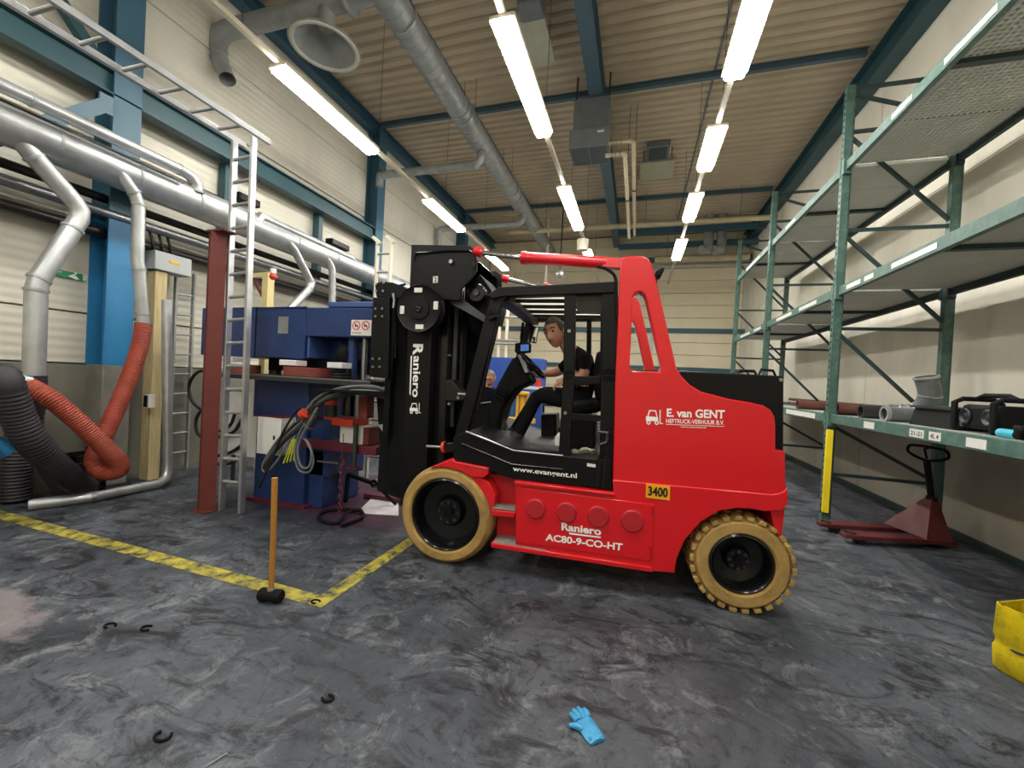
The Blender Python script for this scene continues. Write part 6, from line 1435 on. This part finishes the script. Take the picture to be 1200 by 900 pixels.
def drv_mat(c):
    best = min((seg_near(c, a, b_)+(a, b_) for a, b_ in E), key=lambda q: q[0])
    _, t, a, b_ = best
    if b_ in ('headb',) or (b_ == 'neck' and t > 0.75): return 0
    if b_ in ('wN', 'wF') or (b_ in ('eN', 'eF') and t > 0.72): return 0
    if a in ('aN', 'aF') or (b_ in ('aN', 'aF') and t > 0.93): return 3
    if a in ('hN', 'hF', 'kN', 'kF') or a == 'pelvis' and b_ in ('hN', 'hF'): return 2
    return 1
MM = ['skin', 'cloth_black', 'cloth_black', 'shoe', 'eye', 'lips']
fw = Vector((-0.38, -0.90, -0.17))
lc = Matrix.Rotation(FANG, 3, 'Z')
b3 = Vector((FA[0], FA[1], 0))
def to_world(v): return b3+lc @ Vector(v)
J = {k: (to_world(v[0]), v[1]) for k, v in J.items()}
dv = person('person', 'smiling person in black short-sleeved shirt leaning out in the forklift cab', J, E, 'pelvis', drv_mat, MM, to_world(hd_c), lc @ fw, Vector((-0.18, 0.0, 1)), 'hair_dark',
            [(to_world(wN), lc @ Vector((-0.9, 0.05, -0.3)), lc @ Vector((0, -0.3, 1))), (to_world(wF), lc @ Vector((-0.9, -0.2, -0.1)), lc @ Vector((0, 0, 1)))], hs=1.12, loc=tuple(to_world((hipc.x, hipc.y, hipc.z-0.15))))
# --- colleague standing behind
Ym = 5.6; hc = P(573.5, 443, Y=Ym); X0 = hc.x+0.0
def w3(dx, dy, z): return Vector((X0+dx, Ym+dy, z))
J = {'pelvis': (w3(-0.12, 0.22, 0.95), (0.16, 0.12)), 'belly': (w3(-0.10, 0.18, 1.10), (0.16, 0.12)), 'chest': (w3(-0.06, 0.12, 1.28), (0.18, 0.125)), 'neck': (w3(-0.02, 0.05, hc.z-0.15), 0.06), 'headb': (w3(0, 0.02, hc.z-0.05), 0.058),
     'sN': (w3(-0.26, 0.12, 1.31), 0.075), 'eN': (w3(-0.30, -0.02, 1.06), 0.055), 'wN': (w3(-0.18, -0.22, 0.95), 0.036), 'sF': (w3(0.14, 0.12, 1.31), 0.075), 'eF': (w3(0.2, -0.02, 1.06), 0.055), 'wF': (w3(0.1, -0.22, 0.95), 0.036),
     'hN': (w3(-0.22, 0.22, 0.9), 0.1), 'kN': (w3(-0.23, 0.2, 0.5), 0.075), 'aN': (w3(-0.23, 0.24, 0.09), 0.052), 'tN': (w3(-0.24, 0.06, 0.045), 0.042),
     'hF': (w3(-0.02, 0.22, 0.9), 0.1), 'kF': (w3(-0.01, 0.2, 0.5), 0.075), 'aF': (w3(-0.01, 0.24, 0.09), 0.052), 'tF': (w3(0, 0.06, 0.045), 0.042)}
def col_mat(c):
    _, t, a, b_ = min((seg_near(c, a, b_)+(a, b_) for a, b_ in E), key=lambda q: q[0])
    if b_ == 'headb' and t > 0.3: return 0
    if b_ in ('wN', 'wF') and t > 0.8: return 0
    if a in ('aN', 'aF'): return 3
    return 1
person('person', 'person in dark blue-grey work clothes standing behind the forklift, head bowed', J, E, 'pelvis', col_mat, ['skin', 'cloth_navy', 'cloth_navy', 'shoe', 'eye', 'lips'], w3(0.01, 0, hc.z), Vector((0.05, -0.8, -0.45)), Vector((0, -0.3, 1)), 'hair_grey',
       [(J['wN'][0], Vector((0.4, -0.8, -0.3)), Vector((0, 0, 1))), (J['wF'][0], Vector((-0.4, -0.8, -0.3)), Vector((0, 0, 1)))], loc=(X0-0.1, Ym+0.2, 0), front=0.05)
# things left on the cab floor
q = to_world(g(641+13, 528, 0.35))
e = thing('cleaning_bottle', 'white and red cleaning bottle standing on the cab floor by the pillar', 'bottle', tuple(to_world(g(655, 532, 0.4))))
b0_ = Vector(e.location); h_ = to_world(g(655, 500, 0.4)).z-b0_.z
MB().lathe([(0, 0), (0.036, 0), (0.04, 0.01), (0.04, h_*0.3)], b0_, (0, 0, 1), 18).build('base_band', 'print_red', e)
MB().lathe([(0.04, h_*0.3), (0.04, h_*0.62), (0.02, h_*0.75), (0.016, h_*0.8)], b0_, (0, 0, 1), 18).build('bottle', 'white_plastic', e)
MB().cyl(b0_+Vector((0, 0, h_*0.8)), b0_+Vector((0, 0, h_*0.97)), 0.02, 0.014, seg=12).build('cap', 'black_matte', e)
b0_ = to_world(g(684, 535.5, 0.25))
mb = MB(); random.seed(3)
for k in range(4):
    a0 = k*1.4; mb.tube([b0_+Vector((0.07*math.cos(a0+t), 0.05*math.sin(a0*1.3+t*1.5), 0.012+0.012*k+0.01*math.sin(3*t))) for t in [2.6*i/7 for i in range(8)]], [0.012, 0.018, 0.02, 0.018, 0.02, 0.018, 0.016, 0.01], 8)
tag(mb.build('rag', 'pale_panel'), 'crumpled pale rag on the cab floor below the seat', 'cloth')
